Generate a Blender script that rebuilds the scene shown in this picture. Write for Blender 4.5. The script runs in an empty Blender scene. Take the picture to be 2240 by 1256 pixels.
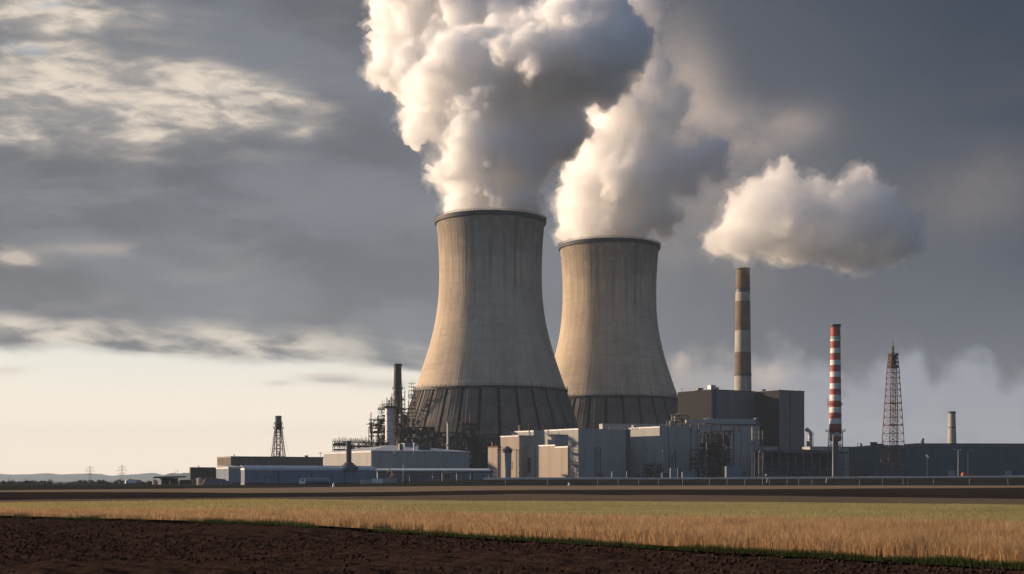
import bpy, bmesh, math, random
import numpy as np
from mathutils import Vector, Matrix

random.seed(7)
rng = np.random.default_rng(7)
R = math.radians
C = bpy.context.scene.collection
scene = bpy.context.scene

# ------------------------------------------------------------------ camera
F = 3077.0            # focal length in units of a 2240-wide picture
EYE = 2.2             # eye height in metres
HOR = 1050.0          # row of the horizon in a 2240x1256 picture
cam_d = bpy.data.cameras.new("camera")
cam = bpy.data.objects.new("camera", cam_d)
C.objects.link(cam)
cam.location = (0, 0, EYE)
cam.rotation_euler = (R(90), 0, 0)
cam_d.sensor_width = 36
cam_d.lens = F / 2240 * 36
cam_d.shift_y = (HOR - 628) / 2240
cam_d.clip_start = 0.1
cam_d.clip_end = 60000
cam_d.dof.use_dof = True
cam_d.dof.focus_distance = 900
cam_d.dof.aperture_fstop = 2.0
scene.camera = cam

scene.view_settings.view_transform = 'Standard'
scene.view_settings.look = 'None'
scene.view_settings.exposure = 0.72
scene.view_settings.gamma = 1.0
scene.render.engine = 'CYCLES'
scene.cycles.use_denoising = True
scene.cycles.max_bounces = 36
scene.cycles.diffuse_bounces = 6
scene.cycles.glossy_bounces = 2
scene.cycles.volume_bounces = 30
scene.cycles.transparent_max_bounces = 48
scene.cycles.use_adaptive_sampling = True
scene.cycles.adaptive_threshold = 0.015

# ------------------------------------------------------------------ node helper
def lin(r, g, b):
    f = lambda c: (c / 255 / 12.92) if c / 255 <= 0.04045 else ((c / 255 + 0.055) / 1.055) ** 2.4
    return (f(r), f(g), f(b), 1.0)

class Nd:
    """Node tree wrapper: arithmetic on sockets."""
    def __init__(s, nt): s.nt = nt
    def new(s, t, **kw):
        n = s.nt.nodes.new(t)
        for k, v in kw.items(): setattr(n, k, v)
        return n
    def put(s, sock, v):
        if isinstance(v, S): s.nt.links.new(v.k, sock)
        elif hasattr(v, 'is_output'): s.nt.links.new(v, sock)
        else: sock.default_value = v
    def m(s, op, *a, clamp=False):
        n = s.new('ShaderNodeMath', operation=op); n.use_clamp = clamp
        for i, v in enumerate(a): s.put(n.inputs[i], v)
        return S(s, n.outputs[0])
    def ss(s, a, b, x, lo=0.0, hi=1.0):
        n = s.new('ShaderNodeMapRange', interpolation_type='SMOOTHSTEP')
        s.put(n.inputs['Value'], x)
        if a <= b: vals = (a, b, lo, hi)
        else: vals = (b, a, hi, lo)
        for nm, v in zip(('From Min', 'From Max', 'To Min', 'To Max'), vals): s.put(n.inputs[nm], v)
        return S(s, n.outputs[0])
    def vec(s, x, y, z=0.0):
        n = s.new('ShaderNodeCombineXYZ')
        for i, v in enumerate((x, y, z)): s.put(n.inputs[i], v)
        return S(s, n.outputs[0])
    def sep(s, v):
        n = s.new('ShaderNodeSeparateXYZ'); s.put(n.inputs[0], v)
        return [S(s, o) for o in n.outputs]
    def noise(s, v, scale, detail=4.0, rough=0.55, dist=0.0):
        n = s.new('ShaderNodeTexNoise'); s.put(n.inputs['Vector'], v)
        n.inputs['Scale'].default_value = scale; n.inputs['Detail'].default_value = detail
        n.inputs['Roughness'].default_value = rough; n.inputs['Distortion'].default_value = dist
        return S(s, n.outputs[0])
    def mix(s, f, a, b, mode='MIX'):
        n = s.new('ShaderNodeMix', data_type='RGBA', blend_type=mode)
        s.put(n.inputs[0], f); s.put(n.inputs[6], a); s.put(n.inputs[7], b)
        return S(s, n.outputs[2])
    def curve(s, x, pts):
        """piecewise linear y(x) through pts"""
        r = None
        y = pts[0][1]
        for (x0, y0), (x1, y1) in zip(pts, pts[1:]):
            n = s.new('ShaderNodeMapRange'); n.clamp = True
            s.put(n.inputs['Value'], x)
            for nm, v in zip(('From Min', 'From Max', 'To Min', 'To Max'), (x0, x1, 0.0, y1 - y0)): n.inputs[nm].default_value = v
            t = S(s, n.outputs[0]); r = t if r is None else r + t
        return r + y

class S:
    def __init__(s, n, k): s.n, s.k = n, k
    def __add__(s, o): return s.n.m('ADD', s, o)
    __radd__ = __add__
    def __sub__(s, o): return s.n.m('SUBTRACT', s, o)
    def __rsub__(s, o): return s.n.m('SUBTRACT', o, s)
    def __mul__(s, o): return s.n.m('MULTIPLY', s, o)
    __rmul__ = __mul__
    def __truediv__(s, o): return s.n.m('DIVIDE', s, o)

# ------------------------------------------------------------------ sun and sky
SUN_EL = R(10.0)
SUN_H = Vector((-0.945, 0.326)).normalized()
to_sun = Vector((SUN_H.x * math.cos(SUN_EL), SUN_H.y * math.cos(SUN_EL), math.sin(SUN_EL)))
sun_d = bpy.data.lights.new("sun", 'SUN')
sun_d.energy = 5.0
sun_d.angle = R(0.5)
sun_d.color = (1.0, 0.75, 0.53)
sun = bpy.data.objects.new("sun", sun_d)
C.objects.link(sun)
sun.rotation_euler = (-to_sun).to_track_quat('-Z', 'Y').to_euler()

def build_world():
    w = bpy.data.worlds.new("World")
    scene.world = w
    w.use_nodes = True
    nt = w.node_tree
    nt.nodes.clear()
    N = Nd(nt)
    out = N.new('ShaderNodeOutputWorld')
    sky = N.new('ShaderNodeTexSky', sky_type='NISHITA')
    sky.sun_disc = False
    sky.sun_elevation = SUN_EL
    sky.sun_rotation = math.atan2(SUN_H.x, SUN_H.y) % (2 * math.pi)
    sky.dust_density = 2.5
    sky.air_density = 1.0
    d = S(N, N.new('ShaderNodeTexCoord').outputs['Generated'])
    x, y, z = N.sep(d)
    yy = N.m('MAXIMUM', y, 0.2)
    U = x / yy * 30.77 + 11.2            # bearing, in hundreds of picture units
    V = 10.5 - z / yy * 30.77            # height, the same
    P = N.vec(U, V)
    # ---- long streaky noise and billowy noise
    st = N.noise(N.vec(U * 0.33, V * 1.15 + U * 0.10, 3.1), 1.0, 6, 0.55, 0.25)
    st2 = N.noise(N.vec(U * 0.55, V * 1.9 - U * 0.12, 8.7), 1.0, 5, 0.5, 0.3)
    lo = N.noise(N.vec(U * 0.16, V * 0.30, 5.5), 1.0, 3, 0.5)
    bi = N.noise(N.vec(U * 0.75, V * 0.95, 1.3), 1.0, 6, 0.55, 0.1)
    # ---- the deck's own tone: slate, darker towards the upper right
    deck = N.mix(N.ss(9.5, 20.5, U + (4.0 - V) * 0.25), lin(104, 109, 119), lin(68, 77, 91))
    deck = N.mix(N.ss(17.5, 24.0, U + (3.0 - V) * 0.7), deck, lin(32, 50, 72))
    deck = N.mix(N.ss(0.36, 0.66, lo) * 0.6, deck, N.mix(N.ss(10, 18, U), lin(92, 94, 101), lin(74, 77, 88)))
    deck = N.mix(N.ss(3.6, 7.2, V) * N.ss(13.5, 5.0, U) * 0.5, deck, lin(103, 103, 107))
    wv = N.noise(N.vec(U * 0.22 + V * 0.10, V * 0.62 - U * 0.12, 12.5), 1.0, 4, 0.5, 0.3)
    deck = N.mix(N.ss(0.42, 0.66, wv) * 0.55 * N.ss(17, 6, U), deck, lin(126, 131, 139))
    deck = N.mix(N.ss(0.52, 0.36, wv) * 0.5 * N.ss(17, 6, U), deck, lin(84, 86, 94))
    deck = N.mix(N.ss(0.50, 0.72, st) * 0.34 * N.ss(13, 6, U), deck, lin(150, 147, 146))
    deck = N.mix(N.ss(0.52, 0.70, bi) * N.ss(0.45, 0.6, lo) * 0.35 * N.ss(12, 5, U), deck, lin(92, 95, 102))
    deck = N.mix(N.ss(5.0, 7.6, V) * N.ss(14.0, 19.0, U) * 0.6, deck, lin(70, 79, 92))
    # ---- lit patches right of the plumes
    def blob(cx, cy, rx, ry, sh=0.0):
        dx = (U - cx) / rx
        dy = (V - cy - (U - cx) * sh) / ry
        return N.m('POWER', 2.718, (dx * dx + dy * dy) * -1.0)
    warm = blob(15.0, 2.1, 0.8, 1.3, 0.5) * 0.85 + blob(16.2, 2.9, 1.5, 0.55, -0.1) * 0.5 + blob(17.2, 2.85, 0.7, 0.35, -0.2) * 0.35 + blob(15.6, 4.6, 2.2, 1.6) * 0.35 + blob(21.5, 4.2, 1.6, 0.9, -0.2) * 0.2
    deck = N.mix(N.m('MULTIPLY', warm, N.ss(0.25, 0.65, bi) * 0.8 + 0.3, clamp=True), deck, lin(186, 168, 156))
    # ---- broken, lit cloud in the upper left
    reg = blob(1.0, 1.95, 4.2, 1.5, 0.10) + blob(5.0, 2.05, 2.4, 0.55, 0.20) * 0.85 + blob(1.8, 2.75, 3.4, 0.34, 0.02) * 0.7 + blob(1.6, 0.2, 2.4, 0.5) * 0.75
    reg = N.m('MINIMUM', reg, 1.0)
    pf = N.noise(N.vec(U * 1.1, V * 2.6 - U * 0.25, 4.4), 1.0, 6, 0.6, 0.4)
    cl = st2 * 0.50 + st * 0.38 + pf * 0.12
    deck = N.mix(N.ss(0.15, 0.85, reg) * 0.40, deck, lin(150, 148, 148))
    deck = N.mix(N.ss(0.40, 0.60, cl + (reg - 0.75) * 0.18) * N.ss(0.10, 0.65, reg) * 0.70, deck, lin(200, 188, 175))
    deck = N.mix(N.ss(0.50, 0.64, cl + (reg - 0.75) * 0.20) * N.ss(0.15, 0.7, reg) * 0.85, deck, lin(240, 224, 205))
    deck = N.mix(N.ss(0.50, 0.36, pf) * N.ss(0.30, 0.7, reg) * 0.28, deck, lin(118, 122, 130))
    hole = (blob(0.05, 0.85, 0.35, 0.25) + blob(1.3, 0.15, 0.5, 0.12) + blob(0.7, 1.1, 0.3, 0.1)) * N.ss(0.40, 0.60, bi)
    deck = N.mix(N.m('MINIMUM', hole * 1.0, 0.5), deck, lin(158, 174, 186))
    # ---- small lit rags at the left edge
    rag = (blob(0.35, 5.65, 0.45, 0.16, 0.2) + blob(2.2, 5.45, 2.0, 0.15) * 0.3) * N.ss(0.4, 0.6, st2)
    deck = N.mix(N.m('MINIMUM', rag * 1.3, 0.85), deck, lin(205, 190, 176))
    # ---- lower edge of the deck with its bright fringe
    edge = N.curve(U, [(-6, 7.25), (0, 7.5), (3, 7.68), (6, 7.85), (8.5, 7.98), (10.5, 8.2), (12, 9.2), (13, 12)])
    dd = V - edge + (st2 - 0.5) * 0.55 + (bi - 0.5) * 0.25
    fr = N.ss(-0.85, -0.25, dd) * N.ss(0.20, -0.12, dd) * N.ss(11, 5.5, U)
    deck = N.mix(fr * N.ss(0.36, 0.60, st2) * 0.9, deck, lin(238, 224, 205))
    clear = N.ss(-0.16, 0.22, dd)
    # ---- clear strip: real sky colour, warmed by thin veil
    skyc = S(N, sky.outputs[0])
    bg_sky = N.new('ShaderNodeVectorMath', operation='SCALE')
    N.put(bg_sky.inputs[0], skyc); bg_sky.inputs['Scale'].default_value = SKY_STRENGTH
    veil = N.mix(N.ss(7.6, 10.2, V), (1.08, 1.04, 0.92, 1), (1.95, 1.56, 1.18, 1))
    clr = N.mix(0.8, S(N, bg_sky.outputs[0]), veil)
    sm = (blob(7.25, 8.30, 0.55, 0.085, 0.02) + blob(6.1, 8.38, 0.3, 0.06) * 0.5 + blob(8.4, 8.40, 0.7, 0.12) * 0.5)
    clr = N.mix(N.m('MINIMUM', sm * (bi + 0.35), 0.75), clr, lin(178, 168, 162))
    sm2 = blob(7.2, 8.22, 0.6, 0.06) + blob(0.2, 8.1, 0.4, 0.09) * 0.7 + blob(8.0, 8.05, 0.8, 0.1) * 0.3
    clr = N.mix(N.m('MINIMUM', sm2 * 0.8, 0.7), clr, lin(232, 214, 196))
    col = N.mix(clear, deck, clr)
    # ---- cumulus bank low on the right
    top = N.curve(U, [(11, 8.3), (13.9, 8.5), (14.9, 7.85), (15.7, 7.8), (16.6, 7.8), (17.3, 7.5), (17.8, 7.7), (18.4, 8.25), (19.0, 8.1), (19.6, 7.6), (20.0, 7.6), (20.4, 8.15), (21.0, 7.75), (21.6, 7.85), (22.0, 8.35), (22.6, 8.05), (24, 8.0), (30, 8.4)])
    puff = N.noise(N.vec(U, V, 9.0), 1.6, 6, 0.58, 0.2)
    bank = N.ss(-0.32, 0.55, V - top + (puff - 0.5) * 1.5) * N.ss(12.5, 14.5, U)
    bcol = N.mix(N.ss(13.5, 19, U), lin(172, 160, 155), lin(148, 152, 165))
    bcol = N.mix(N.ss(8.0, 10.0, V) * 0.6, bcol, lin(134, 141, 156))
    bcol = N.mix(N.ss(0.50, 0.70, N.noise(N.vec(U * 0.9, V * 1.1, 21.0), 1.0, 5, 0.55)) * 0.5, bcol, lin(108, 112, 125))
    bcol = N.mix((blob(14.9, 7.9, 0.25, 0.25) + blob(15.8, 7.75, 0.25, 0.12) + blob(16.8, 8.2, 0.45, 0.3)) * 0.6, bcol, lin(226, 200, 180))
    col = N.mix(bank * 0.92, col, bcol)
    # ---- the part of the sky behind us, and under the horizon
    back = N.mix(N.ss(0.0, 0.6, z), lin(120, 144, 176), lin(94, 118, 152))
    back = N.mix(N.ss(-0.2, 0.9, x) * 0.40, back, lin(40, 54, 76))
    col = N.mix(N.ss(0.35, -0.15, y), col, back)
    col = N.mix(N.ss(0.0, -0.03, z), col, lin(120, 118, 116))
    bg = N.new('ShaderNodeBackground')
    N.put(bg.inputs['Color'], col)
    bg.inputs['Strength'].default_value = 0.615
    nt.links.new(bg.outputs[0], out.inputs['Surface'])
SKY_STRENGTH = 0.12
build_world()

# ------------------------------------------------------------------ placing helpers
def gz(X, Y):
    """height of the land: a low bank carries the works, the land behind it to the left falls away"""
    def sm(a, b, x):
        t = min(1, max(0, (x - a) / (b - a)))
        return t * t * (3 - 2 * t)
    plateau = 2.5 * sm(-95, 5, X) + 0.9 * sm(40, 260, X)
    bank = sm(562, 586, Y)
    z = plateau * bank
    z -= 9.0 * sm(-170, -420, X) * sm(760, 1300, Y)
    return z

def at(px, py, Y):
    """world point at distance Y seen at picture position px, py"""
    return Vector(((px - 1120) * Y / F, Y, EYE + (HOR - py) * Y / F))

def atx(px, Y): return (px - 1120) * Y / F
def atz(py, Y): return EYE + (HOR - py) * Y / F

# ------------------------------------------------------------------ mesh builder
class MB:
    def __init__(s): s.v, s.f, s.mi = [], [], []
    def add(s, vs, fs, mi=0):
        o = len(s.v)
        s.v += [tuple(p) for p in vs]
        s.f += [tuple(i + o for i in f) for f in fs]
        s.mi += [mi] * len(fs)
        return s
    def box(s, x0, x1, y0, y1, z0, z1, mi=0):
        vs = [(x, y, z) for z in (z0, z1) for y in (y0, y1) for x in (x0, x1)]
        return s.add(vs, [(0, 2, 3, 1), (4, 5, 7, 6), (0, 1, 5, 4), (2, 6, 7, 3), (0, 4, 6, 2), (1, 3, 7, 5)], mi)
    def rod(s, a, b, r0, r1=None, n=6, caps=True, mi=0):
        a, b = Vector(a), Vector(b)
        r1 = r0 if r1 is None else r1
        d = (b - a)
        if d.length < 1e-6: return s
        d.normalize()
        u = d.orthogonal().normalized(); w = d.cross(u)
        vs = []
        for p, r in ((a, r0), (b, r1)):
            for i in range(n):
                t = 2 * math.pi * (i + 0.5) / n
                vs.append(p + (u * math.cos(t) + w * math.sin(t)) * r)
        fs = [(i, (i + 1) % n, n + (i + 1) % n, n + i) for i in range(n)]
        if caps: fs += [tuple(range(n - 1, -1, -1)), tuple(range(n, 2 * n))]
        return s.add(vs, fs, mi)
    def path(s, pts, r, n=8, mi=0):
        pts = [Vector(p) for p in pts]
        rings = []
        prev = None
        for i, p in enumerate(pts):
            t = (pts[min(i + 1, len(pts) - 1)] - pts[max(i - 1, 0)]).normalized()
            u = prev - t * prev.dot(t) if prev is not None else t.orthogonal()
            u.normalize(); prev = u
            w = t.cross(u)
            rings.append([p + (u * math.cos(2 * math.pi * k / n) + w * math.sin(2 * math.pi * k / n)) * r for k in range(n)])
        vs = [q for rg in rings for q in rg]
        fs = []
        for i in range(len(rings) - 1):
            for k in range(n):
                fs.append((i * n + k, i * n + (k + 1) % n, (i + 1) * n + (k + 1) % n, (i + 1) * n + k))
        fs += [tuple(range(n - 1, -1, -1)), tuple(range((len(rings) - 1) * n, len(rings) * n))]
        return s.add(vs, fs, mi)
    def lathe(s, prof, n=32, c=(0, 0), cap0=True, cap1=True, mis=None):
        """prof: list of (radius, z)"""
        vs, fs, m = [], [], []
        for r, z in prof:
            for k in range(n):
                t = 2 * math.pi * k / n
                vs.append((c[0] + r * math.cos(t), c[1] + r * math.sin(t), z))
        for i in range(len(prof) - 1):
            for k in range(n):
                fs.append((i * n + k, i * n + (k + 1) % n, (i + 1) * n + (k + 1) % n, (i + 1) * n + k))
                m.append(mis[i] if mis else 0)
        if cap0: fs.append(tuple(range(n - 1, -1, -1))); m.append(mis[0] if mis else 0)
        if cap1: fs.append(tuple(range((len(prof) - 1) * n, len(prof) * n))); m.append(mis[-1] if mis else 0)
        o = len(s.v)
        s.v += vs; s.f += [tuple(i + o for i in f) for f in fs]; s.mi += m
        return s
    def build(s, name, mats, parent=None, smooth=False):
        me = bpy.data.meshes.new(name)
        me.from_pydata([tuple(p) for p in s.v], [], s.f)
        mats = mats if isinstance(mats, (list, tuple)) else [mats]
        for m in mats: me.materials.append(m)
        if len(mats) > 1: me.polygons.foreach_set('material_index', s.mi)
        if smooth: me.polygons.foreach_set('use_smooth', [True] * len(me.polygons))
        me.update()
        o = bpy.data.objects.new(name, me)
        C.objects.link(o)
        if parent is not None: o.parent = parent
        return o

def tag(o, label=None, cat=None, group=None, kind=None):
    if label: o['label'] = label
    if cat: o['category'] = cat
    if group: o['group'] = group
    if kind: o['kind'] = kind
    return o

def thing(name, label, cat, loc=(0, 0, 0), rz=0.0, group=None):
    o = bpy.data.objects.new(name, None)
    o.empty_display_size = 0.5
    C.objects.link(o)
    o.location = loc
    o.rotation_euler = (0, 0, rz)
    return tag(o, label, cat, group)

def copy_tree(o, parent=None):
    c = o.copy(); C.objects.link(c)
    if parent is not None: c.parent = parent
    for ch in list(o.children): copy_tree(ch, c)
    return c

def np_mesh(name, verts, faces, mat, parent=None, smooth=False):
    me = bpy.data.meshes.new(name)
    verts = np.asarray(verts, dtype=np.float32); faces = np.asarray(faces, dtype=np.int32)
    k = faces.shape[1]
    me.vertices.add(len(verts)); me.vertices.foreach_set('co', verts.ravel())
    me.loops.add(faces.size); me.loops.foreach_set('vertex_index', faces.ravel())
    me.polygons.add(len(faces)); me.polygons.foreach_set('loop_start', np.arange(len(faces), dtype=np.int32) * k)
    me.materials.append(mat)
    if smooth: me.polygons.foreach_set('use_smooth', np.ones(len(faces), dtype=bool))
    me.update(calc_edges=True)
    o = bpy.data.objects.new(name, me); C.objects.link(o)
    if parent is not None: o.parent = parent
    return o

# ------------------------------------------------------------------ materials
def new_mat(name):
    m = bpy.data.materials.new(name); m.use_nodes = True
    nt = m.node_tree; nt.nodes.clear()
    N = Nd(nt)
    out = N.new('ShaderNodeOutputMaterial')
    b = N.new('ShaderNodeBsdfPrincipled')
    nt.links.new(b.outputs[0], out.inputs['Surface'])
    tc = N.new('ShaderNodeTexCoord')
    return m, N, b, S(N, tc.outputs['Object']), out

def rough_mat(name, col, rough=0.85, var=0.25, scale=0.3, bump=0.0, bscale=2.0, metallic=0.0, spec=0.3, streak=0.0, tint=None):
    """plain surface with mottling, optional vertical streaks of dirt"""
    m, N, b, co, out = new_mat(name)
    c = tuple(col) + (1.0,) if len(col) == 3 else col
    n1 = N.noise(co, scale, 5, 0.6)
    dark = tuple(v * (1 - var) for v in c[:3]) + (1,)
    lite = tuple(min(1, v * (1 + var)) for v in c[:3]) + (1,)
    k = N.mix(N.ss(0.3, 0.7, n1), dark, lite)
    if streak:
        x, y, z = N.sep(co)
        s1 = N.noise(N.vec((x + y) * 1.2, (x - y) * 1.2, z * 0.06), 1.0, 4, 0.6)
        t = tint or tuple(v * 0.55 for v in c[:3])
        k = N.mix(N.ss(0.5, 0.75, s1) * streak, k, tuple(t) + (1,))
    N.put(b.inputs['Base Color'], k)
    b.inputs['Roughness'].default_value = rough
    b.inputs['Metallic'].default_value = metallic
    b.inputs['Specular IOR Level'].default_value = spec
    if bump:
        bn = N.new('ShaderNodeBump'); bn.inputs['Strength'].default_value = bump
        N.put(bn.inputs['Height'], N.noise(co, bscale, 5, 0.6))
        b.inputs['Normal'].default_value if False else None
        N.nt.links.new(bn.outputs[0], b.inputs['Normal'])
    return m

def cladding(name, col, pitch=1.1, var=0.10, dirt=0.35, rough=0.8):
    """profiled sheet cladding: ribs, sheet joints, rain dirt"""
    m, N, b, co, out = new_mat(name)
    x, y, z = N.sep(co)
    s = x + y
    c = tuple(col) + (1,)
    sheet = N.m('FLOOR', s / (pitch * 3.0))
    wn = N.new('ShaderNodeTexWhiteNoise', noise_dimensions='1D'); N.put(wn.inputs['W'], sheet)
    k = N.mix(S(N, wn.outputs[0]), tuple(v * (1 - var * 0.6) for v in col) + (1,), tuple(v * (1 + var * 0.6) for v in col) + (1,))
    k = N.mix(N.ss(0.45, 0.75, N.noise(N.vec(s * 0.9, z * 0.05, 2.0), 1.0, 4, 0.6)) * dirt, k, tuple(v * 0.62 for v in col) + (1,))
    k = N.mix(N.ss(0.4, 0.7, N.noise(co, 0.07, 4, 0.6)) * dirt * 0.5, k, tuple(v * 0.75 for v in col) + (1,))
    joint = N.ss(0.93, 1.0, N.m('FRACT', s / (pitch * 3.0)))
    k = N.mix(joint * 0.30, k, tuple(v * 0.5 for v in col) + (1,))
    N.put(b.inputs['Base Color'], k)
    b.inputs['Roughness'].default_value = rough
    b.inputs['Specular IOR Level'].default_value = 0.06
    bn = N.new('ShaderNodeBump'); bn.inputs['Strength'].default_value = 0.35; bn.inputs['Distance'].default_value = 0.08
    N.put(bn.inputs['Height'], N.m('PINGPONG', s, pitch * 0.5))
    N.nt.links.new(bn.outputs[0], b.inputs['Normal'])
    return m

def tower_concrete(name, col, z_top, z_bot):
    """board-marked concrete with rain streaks, lift lines and a sooty stain under the rim"""
    m, N, b, co, out = new_mat(name)
    x, y, z = N.sep(co)
    a = N.m('ARCTAN2', y, x)
    ca, sa = N.m('COSINE', a), N.m('SINE', a)
    c = tuple(col) + (1,)
    k = N.mix(N.ss(0.35, 0.65, N.noise(co, 0.035, 5, 0.6)), tuple(v * 0.86 for v in col) + (1,), tuple(v * 1.08 for v in col) + (1,))
    s1 = N.noise(N.vec(ca * 26, sa * 26, z * 0.010), 1.0, 4, 0.6)
    s2 = N.noise(N.vec(ca * 70, sa * 70, z * 0.022), 1.0, 3, 0.6)
    k = N.mix(N.ss(0.46, 0.70, s1) * 0.60, k, tuple(v * 0.58 for v in col) + (1,))
    k = N.mix(N.ss(0.50, 0.70, s2) * 0.30, k, tuple(v * 0.66 for v in col) + (1,))
    k = N.mix(N.ss(0.56, 0.75, N.noise(N.vec(ca * 40, sa * 40, z * 0.012 + 7.0), 1.0, 3, 0.6)) * 0.35, k, tuple(min(1, v * 1.3) for v in col) + (1,))
    h = N.ss(z_bot, z_top, z)
    rim = N.ss(z_top - 52, z_top - 4, z + (s1 - 0.5) * 70 + (s2 - 0.5) * 40)
    k = N.mix(rim * 0.62, k, (0.085, 0.075, 0.065, 1))
    lift = N.noise(N.vec(ca * 1.5, sa * 1.5, z * 0.30), 1.0, 3, 0.5)
    k = N.mix(N.ss(0.50, 0.62, lift) * 0.26, k, tuple(v * 0.6 for v in col) + (1,))
    band = N.m('FRACT', z / 11.0)
    k = N.mix(N.ss(0.95, 0.99, band) * 0.22, k, tuple(v * 0.6 for v in col) + (1,))
    damp = N.noise(N.vec(ca * 4, sa * 4, z * 0.02 + 3.0), 1.0, 5, 0.62)
    k = N.mix(N.ss(0.48, 0.66, damp) * 0.42, k, tuple(v * q for v, q in zip(col, (0.60, 0.58, 0.56))) + (1,))
    patch = N.noise(N.vec(ca * 9, sa * 9, z * 0.11), 1.0, 1, 0.4)
    k = N.mix(N.ss(0.60, 0.64, patch) * 0.20, k, tuple(v * 1.25 for v in col) + (1,))
    N.put(b.inputs['Base Color'], k)
    b.inputs['Roughness'].default_value = 0.92
    b.inputs['Specular IOR Level'].default_value = 0.2
    bn = N.new('ShaderNodeBump'); bn.inputs['Strength'].default_value = 0.10; bn.inputs['Distance'].default_value = 0.2
    N.put(bn.inputs['Height'], lift + s2)
    N.nt.links.new(bn.outputs[0], b.inputs['Normal'])
    return m

M = {}
M['panel'] = rough_mat('skirt panel', (0.125, 0.108, 0.092), 0.9, 0.25, 0.12, 0.2, 1.0, streak=0.7, tint=(0.07, 0.06, 0.055))
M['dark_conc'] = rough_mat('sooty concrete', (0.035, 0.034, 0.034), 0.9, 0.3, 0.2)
M['black_steel'] = rough_mat('black steel', (0.03, 0.03, 0.032), 0.6, 0.3, 0.5)
M['steel'] = rough_mat('weathered steel', (0.16, 0.155, 0.15), 0.55, 0.3, 0.6, metallic=0.2)
M['rust'] = rough_mat('rusty steel', (0.13, 0.062, 0.038), 0.8, 0.45, 0.8)
M['brown_steel'] = rough_mat('brown scaffold steel', (0.105, 0.080, 0.066), 0.8, 0.4, 0.6)
M['silver'] = rough_mat('silver vessel', (0.50, 0.49, 0.48), 0.5, 0.15, 0.4, metallic=0.1, streak=0.3)
M['white'] = rough_mat('white paint', (0.70, 0.70, 0.69), 0.5, 0.08, 0.4, streak=0.25)
M['white_roof'] = rough_mat('white roof sheet', (0.55, 0.56, 0.58), 0.5, 0.10, 0.15)
M['cream_clad'] = cladding('cream cladding', (0.40, 0.335, 0.265))
M['pale_clad'] = cladding('pale cladding', (0.40, 0.365, 0.32))
M['grey_clad'] = cladding('grey cladding', (0.375, 0.36, 0.33))
M['blue_clad'] = cladding('blue grey cladding', (0.215, 0.25, 0.295))
M['brown_clad'] = cladding('brown cladding', (0.16, 0.135, 0.11))
M['umber_clad'] = cladding('dark umber cladding', (0.085, 0.075, 0.07))
M['umber_shaded'] = cladding('shade-darkened umber cladding', (0.030, 0.028, 0.027))  # umber paint, darkened further in colour to stand for shadow on these walls
M['slate_clad'] = cladding('slate cladding', (0.135, 0.145, 0.16))
M['teal_clad'] = cladding('teal cladding', (0.085, 0.115, 0.128))
M['teal_dark'] = rough_mat('dark teal panel', (0.025, 0.055, 0.065), 0.5, 0.15, 0.3)
M['trim'] = rough_mat('grey flashing', (0.30, 0.31, 0.32), 0.5, 0.15, 0.3, metallic=0.2)
M['dark_trim'] = rough_mat('dark flashing', (0.07, 0.072, 0.075), 0.5, 0.15, 0.3)
M['door'] = rough_mat('roller door', (0.22, 0.25, 0.28), 0.5, 0.1, 1.0)
M['gravel_roof'] = rough_mat('gravel roof', (0.22, 0.21, 0.20), 0.95, 0.2, 1.0)
M['chim_brown'] = rough_mat('brown chimney band', (0.16, 0.115, 0.08), 0.85, 0.25, 0.12, streak=0.4)
M['chim_grey'] = rough_mat('grey chimney band', (0.36, 0.33, 0.29), 0.85, 0.15, 0.12, streak=0.4)
M['chim_dark'] = rough_mat('dark stack coat', (0.075, 0.06, 0.05), 0.8, 0.25, 0.15, streak=0.4)
M['red'] = rough_mat('red chimney paint', (0.33, 0.042, 0.024), 0.6, 0.25, 0.3, streak=0.45, tint=(0.16, 0.05, 0.04))
M['band_white'] = rough_mat('white chimney paint', (0.68, 0.66, 0.61), 0.6, 0.12, 0.3, streak=0.45, tint=(0.42, 0.38, 0.33))
M['red_lattice'] = rough_mat('oxide red steel', (0.17, 0.058, 0.042), 0.7, 0.35, 0.5)
M['orange'] = rough_mat('orange paint', (0.50, 0.11, 0.04), 0.5, 0.15, 0.6)
M['yellow'] = rough_mat('yellow paint', (0.55, 0.36, 0.05), 0.5, 0.15, 0.6)
M['blue_paint'] = rough_mat('blue grey paint', (0.20, 0.245, 0.285), 0.45, 0.12, 0.6)
M['rubber'] = rough_mat('tyre rubber', (0.02, 0.02, 0.02), 0.9, 0.1, 1.0)
M['glass_dark'] = rough_mat('dark window glass', (0.02, 0.025, 0.03), 0.12, 0.05, 1.0, spec=0.6)
M['barrier'] = rough_mat('pale concrete', (0.60, 0.51, 0.43), 0.9, 0.15, 0.2, streak=0.2)
M['yard'] = rough_mat('yard asphalt', (0.11, 0.105, 0.10), 0.95, 0.25, 0.05)
M['bark'] = rough_mat('bark', (0.055, 0.045, 0.038), 0.95, 0.3, 2.0)

# ================================================================== LAND
def vnoise(x, y, seed=0):
    """value noise in numpy, 0..1"""
    xi, yi = np.floor(x).astype(np.int64), np.floor(y).astype(np.int64)
    fx, fy = x - xi, y - yi
    fx = fx * fx * (3 - 2 * fx); fy = fy * fy * (3 - 2 * fy)
    def h(a, b):
        n = (a * 374761393 + b * 668265263 + seed * 974634777) & 0x7fffffff
        n = ((n ^ (n >> 13)) * 1274126177) & 0x7fffffff
        return ((n ^ (n >> 16)) & 0xffff) / 65535.0
    a, b, c, d = h(xi, yi), h(xi + 1, yi), h(xi, yi + 1), h(xi + 1, yi + 1)
    return (a * (1 - fx) + b * fx) * (1 - fy) + (c * (1 - fx) + d * fx) * fy

def fbm(x, y, o=4, seed=0):
    r, a, t = 0, 1.0, 0
    for i in range(o):
        r = r + vnoise(x * 2 ** i, y * 2 ** i, seed + i) * a; t += a; a *= 0.5
    return r / t

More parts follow.
